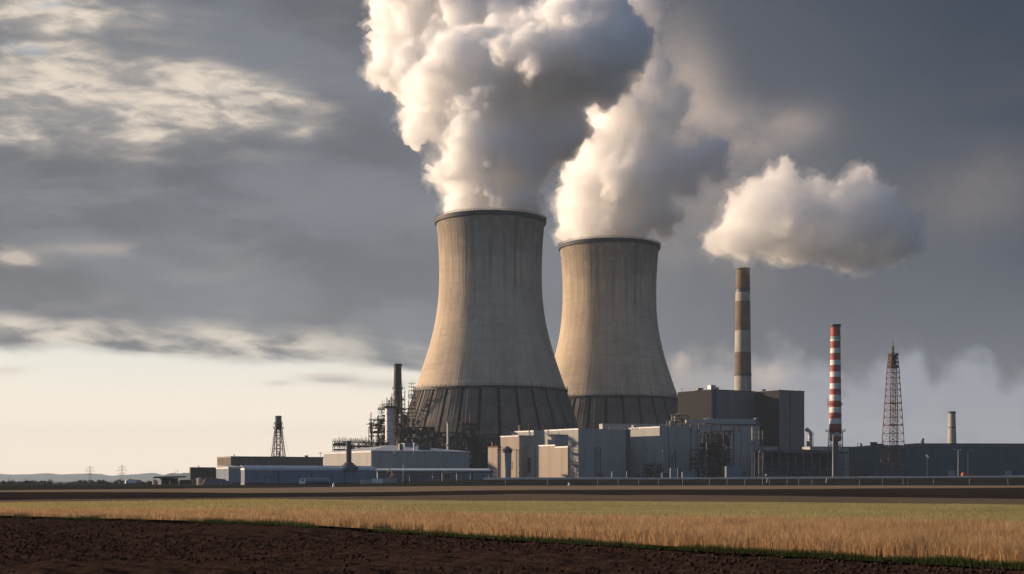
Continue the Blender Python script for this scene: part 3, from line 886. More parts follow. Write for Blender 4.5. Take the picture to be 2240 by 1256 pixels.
def building(name, label, cat, pc, pl, pr, ytop, Y, yaw, wall, trim='trim', group=None, roof='flat', rise=3.0, roof_mat='gravel_roof',
             seams=(), side_seams=(), doors=(), base=None, depth=None, plinth=True, vents=(), windows=(), louvres=(), part_mats={}, side=None):
    """sheet-clad hall: its own frame has x along the right-hand wall, y along the left-hand wall"""
    X, W, D = solve(pc, pl, pr, Y, yaw)
    if depth: D = depth
    zb = gz(X, Y) if base is None else base
    H = atz(ytop, Y) - zb
    t = thing(name, label, cat, (X, Y, zb), R(yaw), group)
    t['dims'] = (W, D, H)
    zf = -2.5 if base is None else 0
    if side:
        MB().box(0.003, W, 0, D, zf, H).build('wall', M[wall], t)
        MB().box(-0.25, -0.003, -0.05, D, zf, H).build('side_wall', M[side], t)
    else:
        MB().box(0, W, 0, D, zf, H).build('wall', M[wall], t)
    tr = M[trim]
    # parapet flashing: four lengths, butted
    h0, h1, e = H - 0.55, H + 0.22, 0.14
    MB().box(-e, W + e, -e, 0.16, h0, h1).box(-e, W + e, D - 0.16, D + e, h0, h1).box(-e, 0.16, 0.163, D - 0.163, h0, h1).box(W - 0.16, W + e, 0.163, D - 0.163, h0, h1).build('parapet', tr, t)
    if roof == 'flat':
        MB().box(0.2, W - 0.2, 0.2, D - 0.2, H + 0.004, H + 0.10).build('roof', M[roof_mat], t)
    elif roof == 'hip':
        i = min(W, D) * 0.42
        z0, z1 = H + 0.10, H + rise
        o = 0.35
        vs = [(-o, -o, z0), (W + o, -o, z0), (W + o, D + o, z0), (-o, D + o, z0), (i, D * 0.5, z1), (W - i, D * 0.5, z1), (-o, -o, z0 + 0.25), (W + o, -o, z0 + 0.25), (W + o, D + o, z0 + 0.25), (-o, D + o, z0 + 0.25)]
        MB().add(vs, [(0, 1, 7, 6), (1, 2, 8, 7), (2, 3, 9, 8), (3, 0, 6, 9), (6, 7, 5, 4), (7, 8, 5), (8, 9, 4, 5), (9, 6, 4), (3, 2, 1, 0)]).build('roof', M[roof_mat], t)
    elif roof == 'mono':
        z0, z1 = H + 0.12, H + rise
        vs = [(-.3, -.3, z0), (W + .3, -.3, z0), (W + .3, D + .3, z1), (-.3, D + .3, z1), (-.3, -.3, z0 + .2), (W + .3, -.3, z0 + .2), (W + .3, D + .3, z1 + .2), (-.3, D + .3, z1 + .2)]
        MB().add(vs, [(0, 1, 5, 4), (1, 2, 6, 5), (2, 3, 7, 6), (3, 0, 4, 7), (4, 5, 6, 7), (3, 2, 1, 0)]).build('roof', M[roof_mat], t)
    if plinth:
        MB().box(-0.10, W + 0.10, -0.10, 0.2, 0, 0.9).box(-0.10, 0.2, 0.203, D, 0, 0.9).build('plinth', M['dark_trim'], t)
    for u in seams:
        u, mname, wd = u if isinstance(u, tuple) else (u, 'dark_trim', 0.35)
        MB().box(u * W - wd / 2, u * W + wd / 2, -0.12, -0.004, 0.95, H - 0.6).build('wall_joint', M[mname], t)
    for u in side_seams:
        u, mname, wd = u if isinstance(u, tuple) else (u, 'dark_trim', 0.35)
        MB().box(-0.12, -0.004, u * D - wd / 2, u * D + wd / 2, 0.95, H - 0.6).build('wall_joint', M[mname], t)  # also makes the bunker block's painted shade strip
    for side, u, w, h in doors:
        mb = MB()
        if side == 'r':
            a = u * W
            mb.box(a - w / 2, a + w / 2, -0.16, -0.004, 0.0, h)
            d = mb.build('door', M['door'], t)
            MB().box(a - w / 2 - .2, a - w / 2 - 0.003, -0.22, -0.004, 0, h).box(a + w / 2 + 0.003, a + w / 2 + .2, -0.22, -0.004, 0, h).box(a - w / 2 - .2, a + w / 2 + .2, -0.22, -0.004, h + 0.003, h + .25).build('door_frame', M['dark_trim'], d)
        else:
            a = u * D
            mb.box(-0.16, -0.004, a - w / 2, a + w / 2, 0, h)
            d = mb.build('door', M['door'], t)
            MB().box(-0.22, -0.004, a - w / 2 - .2, a - w / 2 - 0.003, 0, h).box(-0.22, -0.004, a + w / 2 + 0.003, a + w / 2 + .2, 0, h).box(-0.22, -0.004, a - w / 2 - .2, a + w / 2 + .2, h + 0.003, h + .25).build('door_frame', M['dark_trim'], d)
    for side, u, z, w, h in louvres:
        mb = MB()
        n = max(3, int(h / 0.45))
        for k in range(n):
            zz = z + h * k / n
            if side == 'r': mb.box(u * W - w / 2, u * W + w / 2, -0.2, -0.004, zz, zz + h / n * 0.7)
            else: mb.box(-0.2, -0.004, u * D - w / 2, u * D + w / 2, zz, zz + h / n * 0.7)
        mb.build('louvre', M['dark_trim'], t)
    for u, v, r, h, mn in vents:
        x, y = u * W, v * D
        mb = MB()
        if r > 0:
            mb.lathe([(r, H + 0.1), (r, H + h * 0.72), (r * 1.5, H + h * 0.76), (r * 1.5, H + h * 0.9), (r * 0.4, H + h)], 12, (x, y))
        else:
            w = -r
            mb.box(x - w, x + w, y - w * 0.8, y + w * 0.8, H + 0.1, H + h).box(x - w * 1.12, x + w * 1.12, y - w * 0.92, y + w * 0.92, H + h + 0.003, H + h + 0.25)
            for q in (-0.5, 0.0, 0.5): mb.box(x + q * w - 0.12, x + q * w + 0.12, y - w * 0.8 - 0.12, y - w * 0.8 - 0.004, H + 0.5, H + h - 0.3)
        mb.build('roof_vent', M[mn], t)
    return t

# ---------------- left group of low halls
building('storage_hall', 'small dark umber flat-roofed hall at the left end of the works', 'hall', 417, 414.6, 478, 1023, 800, 30, 'umber_clad', 'dark_trim', base=-2.4, vents=((0.3, 0.3, 0.3, 1.2, 'trim'),))
building('brown_warehouse', 'long brown flat-roofed warehouse below the lattice tank tower', 'warehouse', 505, 475, 707, 999, 770, 30, 'brown_clad', 'dark_trim', base=-2.4,
         seams=(0.32, (0.88, 'dark_trim', 0.3)), vents=((0.08, 0.3, 0.25, 1.4, 'steel'), (0.56, 0.3, 0.35, 2.6, 'steel'), (0.66, 0.5, 0.2, 1.2, 'steel'), (0.85, 0.25, -1.0, 0.9, 'trim')))
building('low_annex', 'small blue grey shed with a cream sunlit end wall, left of the long low hall', 'shed', 500, 473, 531, 1023, 640, 30, 'blue_clad', 'trim', roof='mono', rise=1.0, roof_mat='white_roof', seams=((0.97, 'dark_trim', 0.3),))
building('low_hall', 'long low blue grey hall with a white roof edge in front of the brown warehouse', 'hall', 535, 527, 822, 1025.5, 628, 30, 'blue_clad', 'white', roof='mono', rise=1.4, roof_mat='white_roof',
         seams=(0.25, 0.5, 0.75), doors=(('r', 0.17, 3.2, 3.4), ('r', 0.62, 4.0, 3.8)), windows=())
building('pale_warehouse', 'big pale warehouse with a sunlit cream end and low white hipped roof', 'warehouse', 812, 708, 1027, 987, 700, 30, 'grey_clad', 'trim', roof='hip', rise=3.9, roof_mat='white_roof',
         seams=((0.55, 'trim', 0.25), (0.985, 'trim', 0.4)), louvres=(('r', 0.56, 4.0, 2.2, 4.0),), part_mats={})
building('canopy_hall', 'low grey loading hall under a long white canopy edge beside the pale warehouse', 'hall', 826, 824.5, 1078, 1031, 668, 8, 'blue_clad', 'dark_trim', depth=9,
         doors=(('r', 0.47, 8.0, 4.0), ('r', 0.64, 11.0, 4.4)), seams=(0.12, 0.28, 0.82, 0.92))
def canopy():
    Y = 661
    x0, x1 = atx(820, Y), atx(1071, Y)
    t = thing('canopy', 'long white sheet canopy on thin posts along the low loading hall', 'canopy', (x0, Y, gz(x0, Y)), R(5))
    L = (x1 - x0) / math.cos(R(5))
    z = atz(1030.5, Y) - gz(x0, Y)
    MB().add([(0, -1.6, z), (L, -1.6, z), (L, 5, z + 0.5), (0, 5, z + 0.5), (0, -1.6, z + 0.35), (L, -1.6, z + 0.35), (L, 5, z + 1.25), (0, 5, z + 1.25)],
             [(0, 3, 2, 1), (4, 5, 6, 7), (0, 1, 5, 4), (1, 2, 6, 5), (2, 3, 7, 6), (3, 0, 4, 7)]).build('canopy_roof', M['white'], t)
    MB().path([(0, -1.75, z + 0.2), (L, -1.75, z + 0.2)], 0.42, 10).build('gutter', M['white'], t)
    for u in (0.01, 0.11, 0.3, 0.5, 0.62, 0.83, 0.99):
        MB().rod((u * L, -1.2, -1), (u * L, -1.2, z + 0.1), 0.16, n=6).build('post', M['trim'], t)
canopy()

# ---------------- middle group
building('tank_house', 'narrow cream block at the left foot of the middle buildings, half sunlit', 'building', 1089, 1067.5, 1096, 977, 800, 40, 'cream_clad', 'rust', vents=((0.5, 0.3, 0.4, 2.0, 'rust'), (0.3, 0.6, -0.7, 2.2, 'rust'), (0.6, 0.8, 0.25, 3.0, 'rust')))
building('switch_house', 'cream block with a shaded grey right side, between the narrow block and the tall hall', 'building', 1140, 1095, 1176, 953, 832, 40, 'cream_clad', 'trim', louvres=(('l', 0.5, 6, 3, 5),), vents=((0.4, 0.5, 0.3, 1.8, 'rust'),))
building('turbine_hall', 'tall grey hall with a sunlit left wall in front of the gap between the towers', 'hall', 1265, 1117, 1371, 938, 862, 36.9, 'grey_clad', 'trim', side_seams=(0.28, 0.62), seams=((0.985, 'dark_trim', 0.5),),
         vents=((0.05, 0.55, 0.5, 3.4, 'steel'), (0.12, 0.8, 0.35, 5.0, 'rust'), (0.05, 0.9, 0.6, 4.2, 'cream_clad'), (0.03, 0.97, 0.3, 2.6, 'steel'), (0.6, 0.3, 0.6, 1.4, 'dark_trim')), doors=(('r', 0.45, 3, 3.5),))
building('pump_house', 'low cream block standing in front of the tall hall', 'building', 1214, 1146, 1226, 973.5, 812, 36.9, 'cream_clad', 'trim', side_seams=(0.62,), louvres=(('l', 0.82, 4, 3.2, 9),))
building('rooftop_cabin', 'small bright cabin on top of the low cream block', 'cabin', 1214.5, 1198, 1243, 951.5, 824, 36.9, 'pale_clad', 'trim', base=atz(974.5, 824), depth=None, plinth=False)
building('filter_house', 'narrow cream block at the right end of the low cream block', 'building', 1242, 1214, 1247, 977, 800, 36.9, 'cream_clad', 'white')
building('dark_link', 'narrow dark teal link between the tall hall and the hall with the slanted shadow', 'link building', 1374.5, 1369.5, 1379, 941, 872, 36.9, 'teal_clad', 'dark_trim', part_mats={})
building('generator_hall', 'grey hall right of the dark link, its left wall cut by a slanting shadow', 'hall', 1443, 1376, 1512, 933.5, 880, 36.9, 'grey_clad', 'trim',
         seams=((0.28, 'dark_trim', 0.45), (0.985, 'teal_dark', 0.6)), louvres=(('l', 0.42, 18, 0.9, 1.4),), doors=(('l', 0.7, 3, 3.2),),
         vents=((0.1, 0.85, 0.35, 2.0, 'rust'), (0.1, 0.75, 0.25, 3.0, 'rust'), (0.1, 0.95, -1.0, 1.6, 'trim')))
building('service_hall', 'wide grey hall behind the brown scaffold tower, below the long roof duct', 'hall', 1510, 1505, 1662, 930, 935, 12, 'grey_clad', 'trim',
         seams=((0.1, 'dark_trim', 0.4), (0.3, 'dark_trim', 0.3), (0.62, 'teal_dark', 0.8), (0.72, 'dark_trim', 0.3), (0.9, 'dark_trim', 0.3)), doors=(('r', 0.75, 4, 4.5),), depth=30)
building('roof_gallery', 'long low grey gallery on the roofs behind the tall hall', 'gallery', 1318, 1316.5, 1480, 927.5, 915, 9, 'grey_clad', 'trim', base=atz(940, 915), depth=10, plinth=False)
building('boiler_house', 'big slate boiler house with an umber, shade-darkened left wall below the brown and grey chimney', 'boiler house', 1557, 1483, 1657, 852, 1060, 33, 'slate_clad', 'dark_trim', side='umber_shaded',
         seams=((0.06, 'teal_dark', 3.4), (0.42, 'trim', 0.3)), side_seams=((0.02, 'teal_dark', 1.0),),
         vents=((0.22, 0.3, -2.4, 4.0, 'trim'), (0.33, 0.3, -1.3, 2.6, 'trim'), (0.02, 0.4, -2.6, 1.6, 'dark_trim'), (0.05, 0.95, 0.25, 3.4, 'steel'), (0.75, 0.2, 0.2, 2.0, 'steel')))
building('bunker_block', 'slate block with dark teal and shade-toned strips at the right end of the boiler house', 'boiler house', 1705, 1650, 1759.5, 853.5, 1046, 33, 'slate_clad', 'dark_trim', side='umber_shaded',
         seams=((0.42, 'teal_dark', 1.6),), side_seams=((0.14, 'teal_dark', 4.5),), vents=((0.1, 0.1, 0.2, 1.6, 'steel'), (0.93, 0.1, 0.2, 1.8, 'steel'), (0.05, 0.7, -1.6, 1.4, 'dark_trim')))  # the wide left-wall strip paints in dark shading near the corner
building('low_grey_annex', 'low grey annex in front of the boiler house above the dark open shed', 'annex', 1650, 1649, 1702, 977, 968, 12, 'grey_clad', 'trim', depth=14, louvres=(('r', 0.85, 17, 3, 3),))
building('back_store', 'low grey store seen between the boiler house and the striped chimney', 'store', 1772, 1771, 1862, 977.5, 1012, 6, 'grey_clad', 'trim', depth=18)
building('far_hall', 'very long dark teal hall filling the right side behind the red lattice tower', 'hall', 1913, 1857, 2330, 974.5, 905, 4, 'teal_clad', 'slate_clad', seams=(0.12, 0.24, 0.37, 0.5, 0.63, 0.76),
         vents=((0.015, 0.75, 0.2, 2.6, 'dark_trim'), (0.02, 0.68, 0.2, 2.8, 'dark_trim'), (0.0, 0.5, -0.5, 1.6, 'dark_trim'), (0.01, 0.1, -1.8, 2.0, 'dark_trim'), (0.03, 0.06, -2.6, 0.9, 'dark_trim'),
                (0.30, 0.3, 0.55, 5.2, 'dark_trim'), (0.292, 0.3, 0.3, 3.6, 'dark_trim'), (0.37, 0.3, -3.0, 0.9, 'dark_trim'), (0.58, 0.3, -2.8, 0.7, 'dark_trim'), (0.70, 0.3, 0.8, 1.8, 'dark_trim'), (0.735, 0.3, 0.6, 1.8, 'dark_trim'), (0.77, 0.3, 0.5, 1.6, 'dark_trim'), (0.83, 0.3, -2.6, 1.2, 'dark_trim')),
         doors=(('r', 0.4, 5, 5), ('r', 0.7, 5, 5)))
building('roof_monitor', 'shallow slate roof storey set back along the top of the long teal hall', 'roof storey', 2005, 2004, 2330, 970.5, 922, 4, 'slate_clad', 'dark_trim', base=atz(975, 905) + 0.3, depth=22, plinth=False)

def open_shed():
    Y = 905
    x0, x1 = atx(1662, Y), atx(1857, Y)
    t = thing('open_shed', 'dark open-sided shed with thin posts between the service hall and the teal hall', 'shed', (x0, Y, gz(x0, Y)), R(3))
    L, z = (x1 - x0) * 1.0, atz(985, Y) - gz(x0, Y)
    MB().add([(0, -1, z - 1.6), (L, -1, z - 2.2), (L, 26, z - 1.2), (0, 26, z - 0.6), (0, -1, z), (L * 0.45, -1, z + 0.7), (L, -1, z - 0.9), (L, 26, z - 0.2), (L * 0.45, 26, z + 1.0), (0, 26, z + 0.4)],
             [(0, 3, 2, 1), (4, 5, 8, 9), (5, 6, 7, 8), (0, 1, 6, 5, 4), (1, 2, 7, 6), (2, 3, 9, 8, 7), (3, 0, 4, 9)]).build('roof', M['dark_trim'], t)
    MB().box(0, L, 26.2, 26.6, -1, z - 0.8).build('back_wall', M['teal_clad'], t)
    for k in range(11):
        u = L * (k + 0.5) / 11
        MB().box(u - .22, u + .22, 0, .44, -1, z - 1.9).build('post', M['slate_clad'], t)
    for zz, y in ((0.32, 1), (0.55, 12), (0.2, 20)):
        MB().box(0, L, y, y + 0.5, z * zz, z * zz + 0.6).build('cross_beam', M['slate_clad'], t)
    for u in (0.2, 0.55, 0.85):
        MB().rod((L * u, 0.3, z * 0.15), (L * (u + 0.1), 0.3, z * 0.55), 0.25, n=5).build('brace', M['slate_clad'], t)
    MB().box(L * .05, L * .4, 8, 14, 0, 3.2).build('plinth', M['slate_clad'], t)
open_shed()

# roof details of the pale warehouse: standing on its roof, each its own thing
def on_roof(name, label, cat, px, py0, py1, w, Y, mat, kind='box', group=None):
    X, z0, z1 = atx(px, Y), atz(py0, Y), atz(py1, Y)
    t = thing(name, label, cat, (X, Y, z0), R(30), group)
    h = z1 - z0
    if kind == 'box':
        MB().box(-w / 2, w / 2, -w / 3, w / 3, -1.2, h).build('housing', M[mat], t)
        MB().box(-w / 2 - .15, w / 2 + .15, -w / 3 - .15, w / 3 + .15, h + 0.003, h + .2).build('lid', M['trim'], t)
        mb = MB()
        for q in range(5): mb.box(-w / 2 + w * (q + .2) / 5, -w / 2 + w * (q + .7) / 5, -w / 3 - .1, -w / 3 - .004, 0.25, h - .25)
        mb.build('louvre', M['dark_trim'], t)
    elif kind == 'cage':
        mb = MB()
        for i in range(6):
            for j in (0, 1): mb.rod((-w / 2 + w * i / 5, (j - .5) * 4, -1.5), (-w / 2 + w * i / 5, (j - .5) * 4, h), .12, n=4)
        for zz in (0.3, .6, 1):
            for j in (0, 1): mb.rod((-w / 2, (j - .5) * 4, h * zz), (w / 2, (j - .5) * 4, h * zz), .12, n=4)
        mb.build('frame', M['steel'], t)
        MB().box(-w * .42, w * .42, -1.6, 1.6, -1, h * .75).build('cooler', M['slate_clad'], t)
        for k in (-.25, .05, .3): MB().lathe([(1.0, h * .75 + .01), (1.0, h * .95), (.9, h * .95)], 14, (w * k, 0)).build('fan', M['dark_trim'], t)
    else:
        MB().lathe([(w / 2, -1), (w / 2, h * .8), (w * .75, h * .82), (w * .75, h * .93), (w * .2, h)], 14).build('stack', M[mat], t)
        MB().lathe([(w * .62, h * .35), (w * .66, h * .36), (w * .66, h * .42), (w * .62, h * .43)], 14).build('collar', M['trim'], t)
    return t
on_roof('roof_cooler', 'caged dark cooling unit on the white roof of the pale warehouse', 'cooling unit', 925, 985, 973, 8.0, 722, 'slate_clad', 'cage')
on_roof('roof_housing', 'cream plant housing on the white roof, left of the cooling unit', 'roof housing', 876.5, 985, 972, 2.0, 712, 'cream_clad')
on_roof('roof_cabinet', 'long low grey cabinet on the ridge of the pale warehouse', 'roof cabinet', 893, 976, 971, 6.0, 735, 'blue_clad')
on_roof('roof_stack', 'thin white flue next to the cooling unit on the pale warehouse', 'flue', 906, 981, 968, 0.9, 715, 'white', 'pipe')
on_roof('roof_cowl', 'small white cowl at the front eave of the pale warehouse, left of its middle', 'roof cowl', 862, 988.5, 985, 0.9, 705, 'white', 'pipe', 'eave cowls')
on_roof('roof_cowl', 'small white cowl at the front eave of the pale warehouse, nearer its middle', 'roof cowl', 904, 989.5, 986, 0.8, 710, 'white', 'pipe', 'eave cowls')

# ---------------- exhaust duct with a broad foot, on the roof of the low hall
def foot_duct():
    Y = 655
    X = atx(763, Y)
    z0 = atz(1023.5, Y)
    t = thing('exhaust_duct', 'grey ribbed exhaust duct with a broad foot on the low hall roof', 'exhaust duct', (X, Y, z0))
    h = atz(968, Y) - z0
    MB().lathe([(4.3, -1.0), (4.3, 0.5), (3.4, 0.9), (3.2, 1.5)], 20).build('base_plate', M['slate_clad'], t)
    MB().lathe([(2.4, 1.3), (2.3, 2.1), (1.5, 2.6)], 20).build('base_cone', M['slate_clad'], t)
    prof = []
    for k in range(22):
        z = 2.6 + (h - 2.6) * k / 21
        prof += [(1.32, z), (1.32, z + 0.22), (1.15, z + 0.24), (1.15, z + (h - 2.6) / 21 - 0.02)]
    MB().lathe(prof, 18).build('duct', M['slate_clad'], t)
foot_duct()

# ================================================================== CHIMNEYS AND LATTICE TOWERS
def chimney(name, label, pxc, wtop, wbot, ybot_px, Y, bands, mats, extra=None, group=None, collar=True, plat=()):
    X = atx(pxc, Y)
    zb = gz(X, Y)
    t = thing(name, label, 'chimney', (X, Y, zb), 0, group)
    m = Y / F
    ztop = atz(bands[0][0], Y) - zb
    zbot = atz(ybot_px, Y) - zb
    def r_at(z):
        k = (z - zbot) / (ztop - zbot)
        return (wbot + (wtop - wbot) * k) * 0.5 * m
    prof, mis = [], []
    zs = []
    for ya, yb, mi in bands[::-1]:
        a, b = atz(yb, Y) - zb, atz(ya, Y) - zb
        n = max(2, int((b - a) / 6))
        for k in range(n):
            zs.append((a + (b - a) * k / n, mi))
    zs.append((ztop, bands[0][2]))
    prof = [(r_at(z), z) for z, _ in zs]
    mis = [mi for _, mi in zs[:-1]]
    mb = MB(); mb.lathe(prof, 48, mis=mis, cap1=False)
    mb.build('shaft', [M[k] for k in mats], t, smooth=True)
    r = r_at(ztop)
    MB().lathe([(r + 0.05, ztop - 1.6), (r + 0.5, ztop - 1.4), (r + 0.55, ztop + 0.25), (r - 0.9, ztop + 0.25), (r - 0.9, ztop - 6)], 48, cap0=False, cap1=False).build('cap_ring', M['black_steel'], t)
    MB().lathe([(r - 0.2, ztop - 5), (0.05, ztop - 5)], 48, cap0=False, cap1=False).build('flue', M['dark_conc'], t)
    for yp, w, mn in plat:
        z = atz(yp, Y) - zb
        rr = r_at(z)
        MB().lathe([(rr + 0.02, z), (rr + w, z), (rr + w, z + 0.35), (rr + 0.02, z + 0.35)], 48, cap0=False, cap1=False).build('platform', M[mn], t)
        mb = MB()
        for k in range(20):
            a = 2 * math.pi * k / 20
            mb.rod(((rr + w - .05) * math.cos(a), (rr + w - .05) * math.sin(a), z + .3), ((rr + w - .05) * math.cos(a), (rr + w - .05) * math.sin(a), z + 1.5), .07, n=4)
        mb.path([((rr + w - .05) * math.cos(2 * math.pi * k / 20), (rr + w - .05) * math.sin(2 * math.pi * k / 20), z + 1.5) for k in range(21)], .07, 4)
        mb.build('railing', M[mn], t)
    mb = MB()
    a = R(-60)
    for da in (-.3, .3):
        mb.rod(((r_at(zbot) + .5) * math.cos(a) + da, (r_at(zbot) + .5) * math.sin(a), zbot), ((r + .5) * math.cos(a) + da, (r + .5) * math.sin(a), ztop - 1), .07, n=4)
    for z in np.arange(zbot, ztop - 1, 1.2):
        q = r_at(z) + .5
        mb.rod((q * math.cos(a) - .3, q * math.sin(a), z), (q * math.cos(a) + .3, q * math.sin(a), z), .05, n=4)
    mb.build('ladder', M['steel'], t)
    return t, r_at, zb

chimney('banded_chimney', 'tall brown and grey banded chimney behind the boiler house', 1625, 30, 38, 870, 1280,
        [(588, 632, 0), (632, 640, 2), (640, 659.5, 1), (659.5, 724, 0), (724, 771, 1), (771, 820, 0), (820, 823, 2), (823, 870, 1), (870, 1046, 1)], ('chim_brown', 'chim_grey', 'dark_trim'), plat=((634, 0.5, 'black_steel'), (822, 0.5, 'black_steel')))
stripes = [(711, 736)]
ys = [711, 736, 747, 762, 773, 788, 799, 813.6, 825, 839, 851, 864, 877, 891, 903, 916, 928, 944.6]
sb = [(a, b, k % 2) for k, (a, b) in enumerate(zip(ys, ys[1:]))]
st_, st_r, st_zb = chimney('striped_chimney', 'slender chimney in red and white stripes standing on a steel frame', 1827.5, 20.5, 27, 944.6, 1000, sb, ('red', 'band_white'), plat=((944, 2.6, 'red_lattice'), (886, 0.9, 'red_lattice'), (741, 0.4, 'dark_trim')))
def stripe_base():
    m = 1000 / F
    z = lambda y: atz(y, 1000) - st_zb
    MB().lathe([(2.2, z(966)), (4.0, z(964)), (4.1, z(955))], 32, mis=[0, 0]).build('red_hopper', M['red'], st_)
    MB().lathe([(4.1, z(955) + .01), (4.2, z(944.6))], 32).build('white_collar', M['band_white'], st_)
    MB().lathe([(2.0, -1), (2.1, z(966))], 24).build('duct', M['steel'], st_)
    H = z(946)
    hb, ht = 13.5 * m, 12.5 * m
    for sx in (-1, 1):
        for sy in (-1, 1):
            MB().rod((sx * hb, sy * hb, -1), (sx * ht, sy * ht, H), .32, n=6).build('leg', M['steel'], st_)
    mb = MB()
    n = 7
    for k in range(n):
        z0, z1 = H * k / n, H * (k + 1) / n
        r0, r1 = hb + (ht - hb) * k / n, hb + (ht - hb) * (k + 1) / n
        for (a, b) in (((-1, -1), (1, -1)), ((1, -1), (1, 1)), ((1, 1), (-1, 1)), ((-1, 1), (-1, -1))):
            mb.rod((a[0] * r1, a[1] * r1, z1), (b[0] * r1, b[1] * r1, z1), .16, n=4)
            mb.rod((a[0] * r0, a[1] * r0, z0), (b[0] * r1, b[1] * r1, z1), .13, n=4)
            mb.rod((b[0] * r0, b[1] * r0, z0), (a[0] * r1, a[1] * r1, z1), .13, n=4)
    mb.build('bracing', M['steel'], st_)
    rr = st_r(z(890)) + 1.1
    mb = MB()
    for zz in np.arange(z(892), z(872), 1.2): mb.rod((-rr - .2, -1, zz), (-rr - .2, 1, zz), .08, n=4)
    for yy in (-1, 1): mb.rod((-rr - .2, yy, z(892)), (-rr - .2, yy, z(872)), .1, n=4)
    mb.build('inspection_cage', M['red_lattice'], st_)
stripe_base()
chimney('pale_chimney', 'short pale chimney rising behind the long teal hall at the far right', 2082.5, 14.5, 19, 975, 1300, [(901, 904, 1), (904, 934, 0), (934, 937, 1), (937, 975, 0), (975, 1045, 0)], ('chim_grey', 'dark_trim'))

def lattice(mb, zs, hw, r, cross=True, cx=0.0, cy=0.0, sub=1):
    """square lattice between the levels zs with half widths hw (bracing only)"""
    for k in range(len(zs) - 1):
        z0, z1, a0, a1 = zs[k], zs[k + 1], hw[k], hw[k + 1]
        for (a, b) in (((-1, -1), (1, -1)), ((1, -1), (1, 1)), ((1, 1), (-1, 1)), ((-1, 1), (-1, -1))):
            P0, P1 = Vector((a[0] * a0 + cx, a[1] * a0 + cy, z0)), Vector((b[0] * a0 + cx, b[1] * a0 + cy, z0))
            Q0, Q1 = Vector((a[0] * a1 + cx, a[1] * a1 + cy, z1)), Vector((b[0] * a1 + cx, b[1] * a1 + cy, z1))
            mb.rod(Q0, Q1, r, n=4)
            if cross:
                mb.rod(P0, Q1, r * .8, n=4); mb.rod(P1, Q0, r * .8, n=4)

def red_tower():
    Y = 865
    X = atx(1953.5, Y); zb = gz(X, Y); m = Y / F
    t = thing('lattice_mast', 'tall rust red lattice mast with two ring platforms and an antenna at the right', 'lattice mast', (X, Y, zb), R(12))
    z = lambda y: atz(y, Y) - zb
    lv = [1050, 1028, 1006, 985, 966, 948, 930, 913, 897, 882, 867, 853, 840, 827, 815, 803]
    hwf = lambda y: np.interp(y, [775, 805, 1050], [7.2, 10.2, 23.0]) * m * 0.92
    for sx in (-1, 1):
        for sy in (-1, 1):
            MB().path([(sx * hwf(y), sy * hwf(y), z(y)) for y in (1052, 940, 805, 776)], .26, 6).build('leg', M['red_lattice'], t)
    mb = MB(); lattice(mb, [z(y) for y in lv], [hwf(y) for y in lv], .12); mb.build('bracing', M['red_lattice'], t)
    mb = MB(); lv2 = [803, 793, 784, 776]; lattice(mb, [z(y) for y in lv2], [hwf(y) for y in lv2], .22); mb.build('head_bracing', M['brown_steel'], t)
    # inner lift shaft with cable ladder
    mb = MB()
    for sx in (-1.0, 1.0):
        for sy in (-1.0, 1.0): mb.rod((sx * .9, sy * .9, 0), (sx * .9, sy * .9, z(800)), .17, n=4)
    for zz in np.arange(2, z(800), 2.4):
        mb.rod((-.9, -.9, zz), (.9, -.9, zz), .1, n=4); mb.rod((-.9, -.9, zz), (.9, -.9, zz + 2.4), .08, n=4)
    mb.build('lift_shaft', M['rust'], t)
    MB().path([(2.8, -1.0, 0), (2.6, -.8, z(900)), (2.0, -.5, z(800))], .3, 5).build('cable_riser', M['brown_steel'], t)
    for y, w in ((805, 10.4), (779, 10.8)):
        MB().lathe([(w * m * .55, z(y) - .2), (w * m, z(y)), (w * m, z(y) + .5), (w * m * .55, z(y) + .5)], 16, cap0=False, cap1=False).build('platform', M['brown_steel'], t)
        mb = MB()
        for k in range(16):
            a = 2 * math.pi * k / 16
            mb.rod((w * m * math.cos(a), w * m * math.sin(a), z(y)), (w * m * math.cos(a), w * m * math.sin(a), z(y) + 1.7), .1, n=4)
        for q in (.9, 1.7): mb.path([(w * m * math.cos(2 * math.pi * k / 16), w * m * math.sin(2 * math.pi * k / 16), z(y) + q) for k in range(17)], .1, 4)
        mb.build('railing', M['brown_steel'], t)
    MB().lathe([(1.7, z(800)), (1.9, z(797)), (1.9, z(781)), (1.5, z(777))], 14).build('equipment_drum', M['brown_steel'], t)
    MB().box(1.8, 3.4, -.6, .6, z(778), z(773)).build('aerial_box', M['brown_steel'], t)
    mb = MB(); lattice(mb, [z(y) for y in (776, 771, 766, 761, 757)], [2.4 * m * 1.2, 2.2 * m, 1.9 * m, 1.6 * m, 1.3 * m], .13); mb.rod((0, 0, z(776)), (0, 0, z(745)), .22, .14, n=5)
    for y in (763, 757, 751): mb.rod((-.9, 0, z(y)), (.9, 0, z(y)), .12, n=4)
    mb.build('antenna', M['brown_steel'], t)
    for y in (985, 930, 882):
        mb = MB(); a = hwf(y) + .1
        for s in (-1, 1):
            mb.rod((-a, s * a, z(y)), (a, s * a, z(y)), .26, n=4); mb.rod((s * a, -a, z(y)), (s * a, a, z(y)), .26, n=4)
        mb.build('ring_girder', M['red_lattice'], t)
red_tower()

